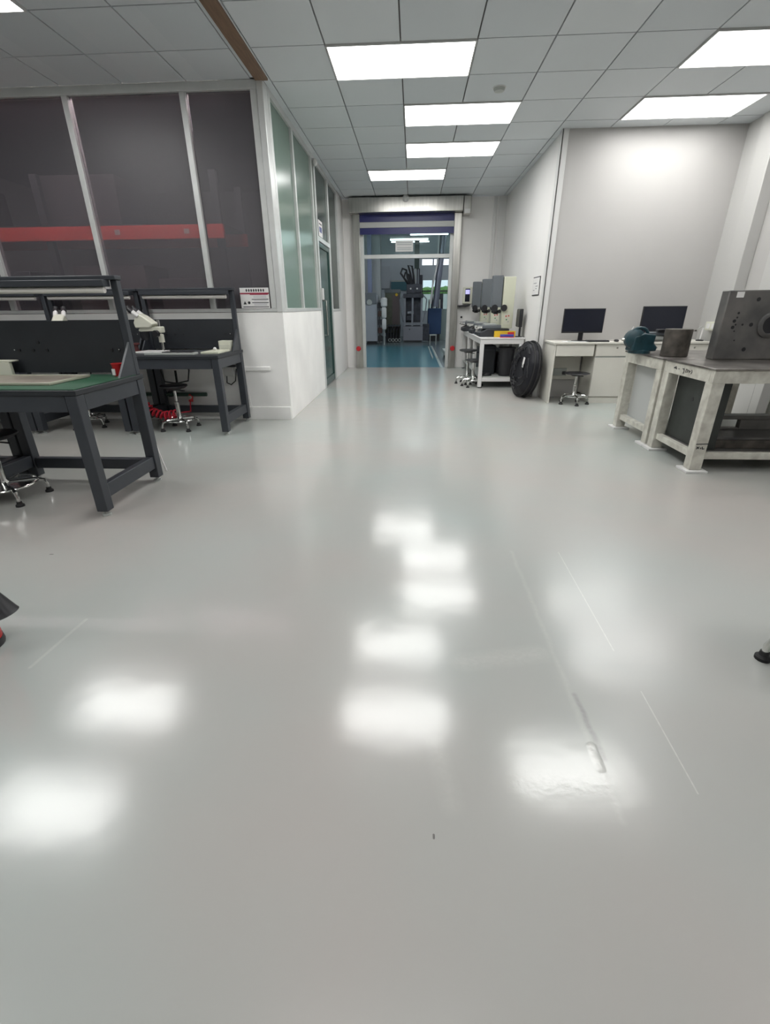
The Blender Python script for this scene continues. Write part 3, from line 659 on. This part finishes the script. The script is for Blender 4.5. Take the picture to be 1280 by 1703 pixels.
for i in range(260):
    s_ = i/259*(len(path)-1); k = min(int(s_), len(path)-2); c = path[k].lerp(path[k+1], s_-k)
    d = (path[k+1]-path[k]).normalized(); e = Vector((0, 1, 0)).cross(d).normalized(); a = i/259*2*PI*12
    pts.append(c + Vector((0, 1, 0))*(.04*math.cos(a)) + e*(.04*math.sin(a)))
t = thing('air_hose', (-2.7, 4.95, 0), 'coiled red air hose hanging under the far bench', 'hose')
MB().tube(pts, .0095, n=6).build('coil', mat('red_hose', (.72, .03, .06), .35), t)
MB().tube([(-2.58, 4.97, .15), (-2.50, 5.1, .14), (-2.55, 5.23, .22)], .0075, n=6).build('straight_end', mat('red_hose_end', (.5, .02, .04), .35), t)
o = MB().tube([(-2.02, 3.285, .74), (-2.04, 3.36, .56), (-2.02, 3.40, .42), (-1.99, 3.40, .20), (-1.985, 3.42, .10), (-1.97, 3.43, .007)], .007, n=8).build('white_cable', PAPER); tag(o, 'white cable hanging behind the near workbench leg', 'cable')
o = MB().tube([(-1.90, 5.305, .74), (-1.885, 5.306, .5), (-1.87, 5.30, .25), (-1.85, 5.29, .13)], .004, n=8).build('thin_cable', PAPER); tag(o, 'thin white cable by the right leg of the far workbench', 'cable')

# ================================================================== STOOLS
def stool(seat_h, seat_r, ring_r, n, back=False, ringt=.009, thick=.035, label='', dish=False, seatmat=BLACK):
    t = thing('swivel_stool', (0, 0, 0), label, 'stool')
    MB().lathe([(.0, seat_h-thick), (seat_r*.8, seat_h-thick), (seat_r, seat_h-thick*.5), (seat_r*.98, seat_h-.006), (seat_r*.85, seat_h), (0, seat_h)], n=36).build('seat', seatmat, t)
    MB().lathe([(.035, .10), (.030, .13), (.024, .14), (.024, seat_h*.62), (.016, seat_h*.63), (.015, seat_h-thick)], n=18).build('post', CHROME, t)
    MB().lathe([(.06, seat_h-thick-.02), (.09, seat_h-thick)], n=18).build('seat_mount', BLACK, t)
    MB().tube([(0, 0, seat_h-thick-.015), (seat_r*.55, 0, seat_h-thick-.03), (seat_r*.75, 0, seat_h-thick-.035)], .006, n=8).build('height_lever', BLACK, t)
    zr = .105
    MB().tube([(ring_r*math.cos(2*PI*k/36), ring_r*math.sin(2*PI*k/36), zr) for k in range(36)], ringt, n=8, closed=True).build('foot_ring', CHROME, t)
    if dish: MB().lathe([(.03, .12), (ring_r*.55, .112), (ring_r, .103), (ring_r, .097), (0, .10)], n=36).build('base_dish', CHROME, t)
    for k in range(n):
        a = 2*PI*(k+.35)/n; cx, cy = math.cos(a), math.sin(a); R = ring_r+.045
        lg = MB().tube([(.03*cx, .03*cy, .112), (ring_r*.9*cx, ring_r*.9*cy, .108), ((R-.012)*cx, (R-.012)*cy, .09), (R*cx, R*cy, .06), (R*cx, R*cy, .022)], [.015, .015, .014, .012, .011], n=10).build('leg', CHROME, t)
        MB().lathe([(.026, 0), (.026, .012), (.017, .02), (.015, .035), (0, .036)], (R*cx, R*cy, 0), n=14).build('rubber_foot', RUBBER, lg)
    if back:
        MB().tube([(0, seat_r*.6, seat_h-thick-.01), (.0, seat_r+.05, seat_h-.02), (0, seat_r+.07, seat_h+.12)], .012, n=8).build('back_bracket', BLACK, t)
        m = MB()
        for s in (-1, 1): m.tube([(0, seat_r+.03, seat_h-.01), (s*.12, seat_r+.04, seat_h+.01), (s*.145, seat_r+.05, seat_h+.12), (s*.13, seat_r+.05, seat_h+.2)], .008, n=8)
        m.build('back_frame', BLACK, t)
        MB().box(-.16, .16, seat_r+.04, seat_r+.065, seat_h+.19, seat_h+.27).build('backrest', BLACK, t, bevel=.01)
    return t
sA = stool(.46, .17, .19, 5, dish=True); place(sA, (-2.80, 2.83, 0), .2, 'chrome stool under the green-mat workbench at the left edge')
sB = stool(.47, .14, .15, 4, back=True); place(sB, (-2.52, 4.86, 0), math.radians(15), 'black low-back stool beside the coiled red hose')
sC = copy_tree(sB); place(sC, (-3.60, 4.95, 0), .7, 'chrome-footed stool in the shade seen between the legs of the near bench')
sF = stool(.40, .165, .135, 5, thick=.02); place(sF, (2.15, 6.36, 0), .5, 'low round stool with thin dark seat in the white desk kneehole')
sD = stool(.55, .15, .135, 5); place(sD, (.93, 8.16, 0), .3, 'higher black stool nearest the doorway beside the white measuring table')
sE = stool(.425, .14, .125, 5, thick=.03)
place(sE, (.99, 7.83, 0), 1.2, 'lower black stool closest to the front leg of the white measuring table')
sH = copy_tree(sF); place(sH, (3.35, 5.35, 0), .9, 'chrome-legged stool glimpsed beyond the near worn bench')
sG = stool(.46, .17, .19, 5, dish=True, label='x'); place(sG, (1.53, 1.33, 0), math.radians(-9), 'stool at the right edge of the picture, only one rubber foot in view')
# extinguisher at the left edge
t = thing('fire_extinguisher', (-1.66, 1.34, 0), 'red fire extinguisher with black discharge horn cut by the left edge', 'fire extinguisher')
MB().lathe([(.068, .02), (.07, .03), (.07, .40), (.05, .46), (.025, .49), (.025, .52)], (-1.66, 1.34, 0)).build('cylinder', RED, t)
MB().lathe([(.072, 0), (.074, .01), (.072, .03)], (-1.66, 1.34, 0)).build('base_ring', BLACK, t)
MB().box(-1.70, -1.60, 1.325, 1.355, .52, .56).build('valve_handle', BLACK, t, bevel=.004)
MB().tube([(-1.63, 1.34, .53), (-1.58, 1.37, .52), (-1.575, 1.385, .42), (-1.595, 1.39, .33), (-1.60, 1.385, .26)], .011, n=8).build('hose', BLACK, t)
MB().lathe([(.014, 0), (.018, .03), (.055, .15), (.058, .155), (.05, .155), (.012, .02)], (-1.605, 1.385, .275), (.18, .0, -.98), n=24).build('horn', BLACK, t)

# ================================================================== WHITE MEASURING TABLE
t = thing('measuring_table', (1.38, 8.6, 0), 'white steel measuring table against the right corridor wall', 'table')
B(1.04, 1.72, 7.64, 10.36, .735, .755).build('tabletop', WMET, t, bevel=.004)
m = MB().box(1.05, 1.71, 7.65, 7.70, .665, .735).box(1.05, 1.71, 10.29, 10.34, .665, .735).box(1.05, 1.09, 7.70, 10.29, .665, .735).box(1.67, 1.71, 7.70, 10.29, .665, .735)
m.build('apron', WMET, t, bevel=.003)
for x in (1.05, 1.65):
    for y in (7.65, 8.50, 9.40, 10.28):
        lg = B(x, x+.06, y, y+.06, .015, .665).build('leg', WMET, t, bevel=.004); B(x+.003, x+.057, y+.003, y+.057, 0, .015).build('foot_cap', BLACK, lg)
B(1.11, 1.65, 7.66, 7.70, .10, .155).build('lower_rail', WMET, t, bevel=.003); B(1.11, 1.65, 10.29, 10.33, .10, .155).build('lower_rail', WMET, t, bevel=.003)
B(1.06, 1.70, 7.70, 10.29, .155, .17).build('lower_shelf', LGREY, t)
for k, (x0, x1, y0, y1, z1, lab, mm) in enumerate(((1.16, 1.36, 8.0, 8.45, .62, 'dark upright case on the lower shelf of the white table', DARKBD), (1.40, 1.60, 8.05, 8.4, .50, 'black round-topped case behind the big coil under the table', BLACK), (1.15, 1.6, 9.0, 9.5, .5, 'dark box at the rear of the lower shelf', SGREY))):
    t = thing('storage_case', ((x0+x1)/2, (y0+y1)/2, .17), lab, 'case'); B(x0, x1, y0, y1, .17, z1).build('body', mm, t, bevel=.02); B(x0+.02, x1-.02, y0-.004, y0, z1-.08, z1-.06).build('latch_strip', DARKST, t)
t = thing('black_bin', (1.55, 7.62, 0), 'black bin under the right end of the white table beside the round coil', 'bin')
MB().lathe([(.10, .172), (.125, .58), (.135, .59), (.135, .60), (.115, .60), (.09, .19), (0, .19)], (1.50, 7.83, 0), n=28).build('bin', BLACK, t)
MB().tube([(1.50+.13*math.cos(k*PI/12), 7.83+.13*math.sin(k*PI/12), .60) for k in range(24)], .008, n=6, closed=True).build('rim', RUBBER, t)
t = thing('coiled_cable', (1.18, 7.9, .17), 'flat coil of black cable lying on the lower shelf', 'cable')
m = MB()
for k in range(3): m.tube([(1.20+(.08-.012*k)*math.cos(j*PI/10), 7.84+(.08-.012*k)*math.sin(j*PI/10), .182+.01*k) for j in range(20)], .010, n=6, closed=True)
m.build('loops', BLACK, t)
# big round black coil leaning on the wall
t = thing('round_coil', (1.5, 7.2, 0), 'large round black bundle with a white tag leaning against the corridor wall', 'coil')
axis = Vector((-.97, -.17, .13)).normalized(); cen = Vector((1.60, 6.90, .375))
m = MB(); u, v = m.frame(axis)
def disc_ring(r, h, n=56, nz=0): return [m.bm.verts.new(cen + axis*h + (u*math.cos(2*PI*i/n)+v*math.sin(2*PI*i/n))*(r*(1+(nz*math.sin(i*11.0)+nz*.7*math.sin(i*5.3+h*60))))) for i in range(n)]
m.skin([disc_ring(.20, -.08), disc_ring(.345, -.075), disc_ring(.372, -.05, nz=.008), disc_ring(.372, 0, nz=.01), disc_ring(.355, .05, nz=.015), disc_ring(.30, .085, nz=.02), disc_ring(.22, .10, nz=.03), disc_ring(.10, .085, nz=.03)])
m.build('bundle', mat('crinkled_black', (.010, .010, .014), .55, bump=.6, bscale=30, spec=.3), t)
m = MB()
for k in range(40):
    a = random.uniform(0, 2*PI); r = random.uniform(.14, .33); a2 = a+random.uniform(.25, .7); r2 = min(.34, max(.1, r+random.uniform(-.1, .1)))
    hh = lambda q: .10 if q < .24 else .10-(q-.24)*.30
    am = (a+a2)/2; rm = (r+r2)/2
    m.tube([cen+axis*(hh(q)+.004)+(u*math.cos(b)+v*math.sin(b))*q for q, b in ((r, a), (rm, am), (r2, a2))], .009, n=6)
m.build('strands', BLACK, t)
for r, h, s in ((.365, -.065, .012), (.383, -.03, .012), (.368, .03, .012)):
    MB().tube([cen+axis*h+(u*math.cos(2*PI*i/48)+v*math.sin(2*PI*i/48))*r for i in range(48)], s, n=8, closed=True).build('rim', RUBBER, t)
M_ = MB(); q0 = cen + axis*.108
e1 = (Vector((0, 0, 1)) - axis*axis.z).normalized(); e2 = axis.cross(e1)
pts = [q0+e1*a+e2*b for a, b in ((.17, -.12), (.165, -.175), (.03, -.17), (.04, -.12))]
M_.skin([[M_.bm.verts.new(p) for p in pts], [M_.bm.verts.new(p+axis*.003) for p in pts]]); M_.build('white_tag', PAPER, t)

# measuring microscopes in a row on the table
def measuring_machine(full):
    t = thing('measuring_microscope', (0, 0, 0), '', 'measuring machine', 'measuring microscopes on the white table')
    MB().prism([(-.32, 0), (.14, 0), (.14, .12), (-.20, .12), (-.32, .06)], 1, -.22, .22).build('base', DARKBD, t, bevel=.01)
    MB().box(-.30, .02, -.16, .16, .12, .17).build('cross_stage', SGREY, t, bevel=.008)
    MB().box(-.24, -.04, -.12, .12, .17, .19).build('stage_plate', LGREY, t, bevel=.004)
    for y in (-.19, .19): MB().cyl((-.28, y*.85, .14), (-.36, y*.85, .14), .024).build('micrometer_knob', CHROME, t)
    MB().box(.02, .20, -.10, .10, .12, .86).build('column', BEIGE, t, bevel=.008)
    MB().box(-.145, .008, -.08, .08, .43, .88).build('head_cover', SGREY, t, bevel=.006)
    MB().lathe([(.035, 0), (.045, .02), (.03, .05), (.025, .10)], (-.06, 0, .33)).build('objective', BLACK, t)
    for a in (-.05, .05): MB().ball((-.06+a, -.03, .37), .028, n=12).build('turret_knob', BLACK, t)
    MB().cyl((-.10, -.082, .42), (-.10, -.12, .42), .05).build('focus_wheel', BLACK, t)
    MB().cyl((.045, -.102, .42), (.045, -.14, .42), .048).build('focus_wheel', BLACK, t)
    cp = MB().box(.06, .16, -.106, -.10, .18, .34).build('control_panel', IVORY, t)
    for x, z, mm in ((.09, .30, RED), (.13, .305, RED), (.10, .25, mat('green_button', (.05, .3, .12), .4)), (.13, .22, LGREY)): MB().cyl((x, -.106, z), (x, -.112, z), .011, n=10).build('button', mm, cp)
    return t
mm1 = measuring_machine(True); place(mm1, (1.38, 8.12, .755), 0, 'tallest-looking beige and slate measuring microscope, nearest on the white table')
mm2 = copy_tree(mm1); place(mm2, (1.36, 9.10, .755), 0, 'slate-fronted measuring microscope in the middle of the row on the white table')
mm3 = copy_tree(mm1); place(mm3, (1.30, 10.0, .755), 0, 'slate-fronted measuring microscope farthest back beside the access terminal')
t = thing('yellow_box', (1.45, 7.78, .755), 'yellow box at the front edge of the white measuring table', 'box')
B(1.28, 1.60, 7.80, 7.86, .755, .845).build('carton', YELLOW, t, bevel=.003); B(1.48, 1.58, 7.799, 7.80, .79, .83).build('red_print', RED, t)
t = thing('blue_packet', (1.45, 7.72, .755), 'blue and red packet lying in front of the yellow box', 'packet')
B(1.36, 1.56, 7.70, 7.77, .765, .80).build('blue_top', BLUE, t, bevel=.004); B(1.35, 1.57, 7.69, 7.78, .755, .765).build('red_bottom', RED, t)
t = thing('desk_monitor', (1.62, 7.75, .755), 'black monitor seen from its edge on the white table by the wall', 'monitor')
MB().prism([(7.74, .90), (7.98, .90), (7.98, 1.16), (7.74, 1.16)], 0, 1.63, 1.68).build('back_cover', BLACK, t, bevel=.01)
B(1.625, 1.632, 7.75, 7.97, .91, 1.15).build('screen', SCREEN, t)
MB().prism([(7.84, .765), (7.88, .765), (7.88, .92), (7.84, .92)], 0, 1.66, 1.685).build('stand', BLACK, t)
B(1.60, 1.70, 7.77, 7.95, .755, .765).build('foot', BLACK, t, bevel=.003)
t = thing('small_fixture', (1.12, 8.3, .755), 'dark and silver stage fixture at the near left of the white table', 'fixture')
MB().box(1.07, 1.17, 8.55, 8.75, .755, .80).build('block', MD, t, bevel=.006); MB().cyl((1.10, 8.6, .80), (1.10, 8.6, .86), .02).build('post', CHROME, t); MB().cyl((1.08, 8.6, .85), (1.16, 8.6, .87), .012).build('arm', CHROME, t)

# ================================================================== WHITE DESK IN THE RECESS
t = thing('white_desk', (2.8, 6.64, 0), 'long white office desk with kneehole along the recess wall', 'desk')
yF, yB = 6.40, 6.875
B(1.815, 3.79, yF-.02, yB, .745, .77).build('desktop', LAM, t, bevel=.003)
B(1.83, 1.85, yF, yB, 0, .745).build('side_panel', LAM, t)
dr = B(1.855, 2.335, yF, yF+.018, .60, .74).build('drawer', LAM, t, bevel=.002)
B(1.855, 2.335, yB-.03, yB-.012, .25, .60).build('back_panel', LAM, t)
for k, (a, b_) in enumerate(((2.36, 2.84), (2.86, 3.31), (3.33, 3.78))):
    cb = MB().box(a, a+.018, yF+.02, yB-.01, 0, .74).box(b_-.018, b_, yF+.02, yB-.01, 0, .74).box(a, b_, yB-.03, yB-.012, 0, .74).box(a, b_, yF+.02, yB-.03, .06, .08).box(a, b_, yF+.005, yF+.02, 0, .07)
    cb.build('carcass', LAM, t)
    d = B(a+.003, b_-.003, yF, yF+.018, .60, .74).build('drawer', LAM, t, bevel=.002)
    MB().cyl(((a+b_)/2+.02, yF, .70), ((a+b_)/2+.02, yF-.006, .70), .011, n=14).build('lock', CHROME, d)
    B(a+.003, b_-.003, yF, yF+.018, .085, .58).build('door', LAM, t, bevel=.002)
    B(a+.003, b_-.003, yF+.012, yF+.03, .58, .60).build('shadow_gap', LGREY, t)
def monitor(cx, y, zb, zt, wdt, label):
    t = thing('computer_monitor', (cx, y, .77), label, 'monitor', 'black monitors on the white desk')
    B(cx-wdt/2, cx+wdt/2, y, y+.025, zb, zt).build('bezel', BLACK, t, bevel=.004)
    B(cx-wdt/2+.01, cx+wdt/2-.01, y-.002, y, zb+.02, zt-.01).build('screen', SCREEN, t)
    B(cx-.03, cx+.03, y+.025, y+.05, .78, zb+.12).build('stand', BLACK, t, bevel=.004)
    MB().lathe([(.0, 0), (.11, 0), (.11, .006), (.03, .014), (0, .014)], (cx, y+.03, .77)).build('foot', BLACK, t)
monitor(2.205, 6.58, .872, 1.165, .52, 'black monitor on the white desk above the low stool')
monitor(3.21, 6.60, .872, 1.185, .54, 'black monitor on the white desk behind the vise and iron cylinder')
t = thing('keyboard', (2.35, 6.50, .77), 'black keyboard tilted beside the left monitor', 'keyboard')
MB().box(2.24, 2.52, 6.43, 6.55, .77, .785).build('case', BLACK, t, bevel=.003); B(2.25, 2.51, 6.44, 6.54, .785, .789).build('keys', DARKBD, t)
t = thing('keyboard', (3.1, 6.50, .77), 'dark keyboard in front of the right monitor', 'keyboard')
MB().box(2.95, 3.35, 6.42, 6.54, .77, .785).build('case', BLACK, t, bevel=.003); B(2.96, 3.34, 6.43, 6.53, .785, .789).build('keys', DARKBD, t)
t = thing('mouse', (2.62, 6.47, .77), 'black mouse right of the left keyboard', 'mouse')
MB().ball((2.62, 6.47, .783), .032, sc=(.9, 1.5, .55)).build('shell', BLACK, t); MB().tube([(2.62, 6.52, .78), (2.64, 6.6, .775), (2.6, 6.7, .775)], .002, n=6).build('cord', BLACK, t)
o = MB().prism([(1.93, 6.42), (2.25, 6.41), (2.28, 6.58), (1.98, 6.62)], 2, .7705, .773).build('paper_sheet', PAPER); tag(o, 'white papers lying on the desk below the left monitor', 'paper')
t = thing('folded_papers', (2.02, 6.50, .773), 'small grey leaflet on top of the white papers', 'leaflet'); MB().prism([(2.0, 6.44), (2.16, 6.45), (2.14, 6.52), (2.02, 6.54)], 2, .7735, .778).build('leaflet', LGREY, t)
t = thing('clip_stand', (2.76, 6.47, .77), 'small white clip stand with crossed wires on the desk left of the vise', 'stand')
MB().tube([(2.76, 6.47, .776), (2.77, 6.47, .86), (2.80, 6.46, .95)], .008, n=8).build('stem', PAPER, t); MB().lathe([(.035, 0), (.035, .008), (0, .01)], (2.76, 6.47, .77)).build('foot', BLACK, t)
MB().cyl((2.70, 6.45, .84), (2.84, 6.47, .82), .004, n=6).build('wire', INK, t); MB().cyl((2.72, 6.45, .79), (2.80, 6.47, .86), .004, n=6).build('wire', INK, t)
t = thing('webcam_stand', (3.70, 6.62, .77), 'slim white stand with black round foot on the desk corner', 'stand')
MB().lathe([(.045, 0), (.045, .012), (0, .02)], (3.70, 6.55, .77)).build('foot', BLACK, t); MB().cyl((3.70, 6.55, .785), (3.715, 6.56, .93), .010).build('stem', WMET, t)
MB().tube([(3.715, 6.56, .93), (3.66, 6.50, .945), (3.58, 6.45, .91)], .004, n=6).build('arm', LGREY, t)
t = thing('wall_outlet', (3.80, 6.5, .95), 'cream double wall outlet box on the column above the desk', 'socket')
B(3.74, 3.80, 6.34, 6.58, .90, 1.0).build('box', IVORY, t, bevel=.005); B(3.735, 3.74, 6.37, 6.44, .92, .98).build('outlet', PAPER, t); B(3.735, 3.74, 6.48, 6.55, .92, .98).build('outlet', PAPER, t)
t = thing('kneehole_socket', (2.05, 6.84, .4), 'pale socket with black plug under the white desk', 'socket')
B(1.98, 2.16, 6.825, 6.844, .30, .40).build('plate', LGREY, t, bevel=.003); B(2.10, 2.14, 6.79, 6.825, .32, .36).build('plug', BLACK, t)

# ================================================================== WORN STEEL BENCHES
def worn_bench(x0, x1, y0, y1, ylo, yhi, label, closed):
    t = thing('steel_bench', ((x0+x1)/2, (y0+y1)/2, 0), label, 'bench')
    B(x0-.01, x1, y0-.01, y1+.01, .765, .78).build('top_plate', PLATE, t, bevel=.003)
    fr = MB().box(x0, x1-.09, y0, y0+.05, .675, .765).box(x0, x1-.09, y1-.05, y1, .675, .765).box(x0, x0+.05, y0+.05, y1-.05, .675, .765).box(x1-.14, x1-.09, y0+.05, y1-.05, .675, .765)
    fr.build('top_frame', WORN, t, bevel=.003)
    for x in (x0, x1-.18):
        for y in (y0, y1-.09):
            lg = B(x, x+.09, y, y+.09, .018, .675).build('leg', WORN, t, bevel=.004)
            B(x-.035, x+.125, max(y-.035, ylo), min(y+.125, yhi), 0, .018).build('foot_plate', TRIM, lg, bevel=.002)
    MB().box(x0+.02, x0+.07, y0+.09, y1-.09, .10, .15).build('lower_rail', WORN, t, bevel=.003)
    MB().box(x0+.09, x1-.18, y0+.02, y0+.07, .10, .15).build('lower_rail', WORN, t, bevel=.003)
    MB().box(x0+.09, x1-.18, y1-.07, y1-.02, .10, .15).build('lower_rail', WORN, t, bevel=.003)
    MB().box(x0+.07, x1-.18, y0+.07, y1-.07, .135, .15).build('lower_shelf', closed, t)
    return t
nb = worn_bench(2.17, 3.55, 3.545, 4.26, 3.51, 4.275, 'worn cream steel bench nearest on the right, carrying the dark angle block', CAST)
fb_ = worn_bench(2.17, 3.40, 4.30, 5.06, 4.285, 5.095, 'worn cream steel bench behind the nearest one, carrying the green vise', LGREY)
MB().box(2.262, 2.275, 4.39, 4.97, .15, .675).build('inner_panel', mat('pale_panel_grey', (.45, .46, .45), .6), fb_)
# hand-painted marks
m = MB()
xs = 2.168
def mark(y0, z0, y1, z1, th=.006):
    d = Vector((0, y1-y0, z1-z0)); n = Vector((0, -d.z, d.y)).normalized()*th/2
    a, b_ = Vector((xs, y0, z0)), Vector((xs, y1, z1))
    m.skin([[m.bm.verts.new(p) for p in (a-n, a+n, b_+n, b_-n)], [m.bm.verts.new(p+Vector((-.0015, 0, 0))) for p in (a-n, a+n, b_+n, b_-n)]])
for q in ((4.10, .72, 4.07, .735), (4.07, .735, 4.055, .715), (4.10, .725, 4.06, .72), (4.03, .722, 4.015, .722), (3.97, .73, 3.955, .728), (3.95, .735, 3.94, .70), (3.94, .70, 3.955, .698),
          (3.91, .735, 3.92, .72), (3.92, .72, 3.91, .705), (3.90, .73, 3.885, .725), (3.885, .725, 3.895, .71), (3.87, .73, 3.87, .71), (3.86, .722, 3.85, .722), (3.84, .735, 3.83, .72), (3.83, .72, 3.84, .705)): mark(*q)
m.build('painted_marks', INK, nb, shift=True)
m = MB()
def mark2(x0, z0, x1, z1, th=.007):
    d = Vector((x1-x0, 0, z1-z0)); n = Vector((-d.z, 0, d.x)).normalized()*th/2
    a, b_ = Vector((x0, 3.5445, z0)), Vector((x1, 3.5445, z1))
    m.skin([[m.bm.verts.new(p) for p in (a-n, a+n, b_+n, b_-n)], [m.bm.verts.new(p+Vector((0, -.0015, 0))) for p in (a-n, a+n, b_+n, b_-n)]])
for q in ((2.172, .225, 2.258, .228), (2.18, .205, 2.20, .19), (2.20, .205, 2.18, .188), (2.21, .20, 2.212, .187), (2.222, .206, 2.224, .188), (2.224, .188, 2.24, .19)): mark2(*q)
m.build('painted_marks', INK, nb)
# dark plates stored under the near bench
t = thing('steel_plate', (2.5, 3.95, .15), 'large dark steel plate standing upright under the near bench', 'plate')
B(2.262, 2.39, 3.66, 4.168, .15, .67).build('plate', mat('plate_green_black', (.045, .05, .047), .5, .3, var=.15), t, bevel=.003)
MB().cyl((2.260, 3.9, .5), (2.264, 3.9, .5), .02).build('bolt_hole', BLACK, t)
t = thing('stored_steel_block', (2.9, 3.95, .15), 'brown black steel slab lying on the lower shelf of the near bench', 'block')
B(2.40, 3.30, 3.70, 4.16, .15, .215).build('slab', IRON, t, bevel=.004); B(2.42, 3.25, 3.73, 4.12, .215, .23).build('slab_top', CAST, t)
t = thing('slotted_steel_frame', (2.7, 4.1, .28), 'dark slotted steel frame standing on the slab under the near bench', 'frame')
m = MB().box(2.41, 2.47, 4.0, 4.05, .23, .35).box(2.47, 3.2, 4.0, 4.05, .315, .35).box(2.76, 3.2, 4.0, 4.05, .23, .315).box(2.47, 2.76, 4.0, 4.05, .23, .245)
m.build('frame', CAST, t, bevel=.004); B(2.41, 3.2, 3.998, 4.052, .35, .356).build('bright_edge', LGREY, t)
# angle block on the bench
t = thing('angle_block', (2.75, 4.19, .78), 'big dark square steel block with drilled holes and centre bore', 'steel block')
bx0, bx1, by0, by1, bz1 = 2.475, 3.10, 4.14, 4.24, 1.30
MB().box(bx0, bx1, by0, by1, .78, bz1).build('body', CAST, t, bevel=.008)
m = MB()
for x, z, r in ((2.71, 1.233, .015), (2.587, 1.135, .009), (2.585, 1.102, .007), (2.57, 1.076, .013), (2.587, 1.049, .007), (2.57, 1.029, .013), (2.707, 1.048, .015), (2.64, 1.049, .008), (2.705, .861, .016), (2.59, 1.0, .006), (2.61, .93, .006)):
    m.cyl((x, by0+.002, z), (x, by0-.0015, z), r, n=14)
m.build('drilled_hole', BLACK, t)
MB().lathe([(.065, .0), (.10, .0), (.10, .012), (.085, .02), (.068, .02), (.065, .0)], (2.855, by0, 1.047), (0, -1, 0), n=32).build('bore_ring', CAST, t)
MB().cyl((2.855, by0+.001, 1.047), (2.855, by0-.004, 1.047), .066, n=28).build('bore', BLACK, t)
B(2.535, 2.59, by0-.002, by0, 1.247, 1.288).build('white_sticker', PAPER, t)
# iron cylinder
t = thing('iron_cylinder', (2.33, 4.45, .78), 'rough dark iron cylinder standing between the vise and the angle block', 'iron cylinder')
m = MB(); rings = []
for z, r in ((0, .103), (.005, .108), (.10, .106), (.215, .107), (.225, .106), (.226, .09)):
    rings.append([m.bm.verts.new((2.33+r*(1+.015*math.sin(i*3.1)+.01*math.sin(i*7.7))*math.cos(2*PI*i/40), 4.47+r*(1+.015*math.sin(i*3.1)+.01*math.sin(i*7.7))*math.sin(2*PI*i/40), .78+z)) for i in range(40)])
m.skin(rings).build('casting', IRON, t)
MB().prism([(2.44, .99), (2.47, 1.0), (2.47, .985)], 1, 4.45, 4.48).build('burr', IRON, t)
# bench vise
t = thing('bench_vise', (2.16, 4.78, .78), 'teal green bench vise with steel bar at the corner of the far bench', 'vise')
MB().lathe([(.095, 0), (.095, .025), (.075, .04), (.07, .05), (0, .05)], (2.165, 4.78, .78), n=28).build('swivel_base', TEAL, t)
MB().prism([(2.06, .80), (2.285, .80), (2.29, .84), (2.255, .87), (2.262, .945), (2.155, .96), (2.07, .93)], 1, 4.70, 4.86).build('fixed_body', TEAL, t, bevel=.012)
MB().lathe([(.02, -.085), (.06, -.08), (.085, -.05), (.09, 0), (.085, .05), (.05, .075), (0, .078)], (2.10, 4.78, .905), (-.15, -1, 0), n=28).build('jaw_head', TEAL, t)
hb = MB().tube([(2.06+.0, 4.76, .94)] + [(2.13-.075*math.cos(a), 4.76, .945+.06*math.sin(a)) for a in [k*PI/8 for k in range(9)]], .014, n=10).build('arch_jaw', TEAL, t)
MB().cyl((2.24, 4.80, .905), (2.44, 4.84, .905), .028, n=20).build('slide_bar', LGREY, t)
MB().box(2.22, 2.42, 4.79, 4.86, .935, .965).build('slide_guide', SGREY, t, bevel=.006)
MB().tube([(2.40, 4.74, .93), (2.41, 4.86, .985)], .008, n=8).build('handle', BLACK, t)
MB().box(2.30, 2.37, 4.77, 4.83, .966, .99).build('jaw_insert', BLACK, t, bevel=.004)
MB().cyl((1.99, 4.79, .90), (2.03, 4.785, .90), .012, n=12).build('screw_end', CHROME, t)
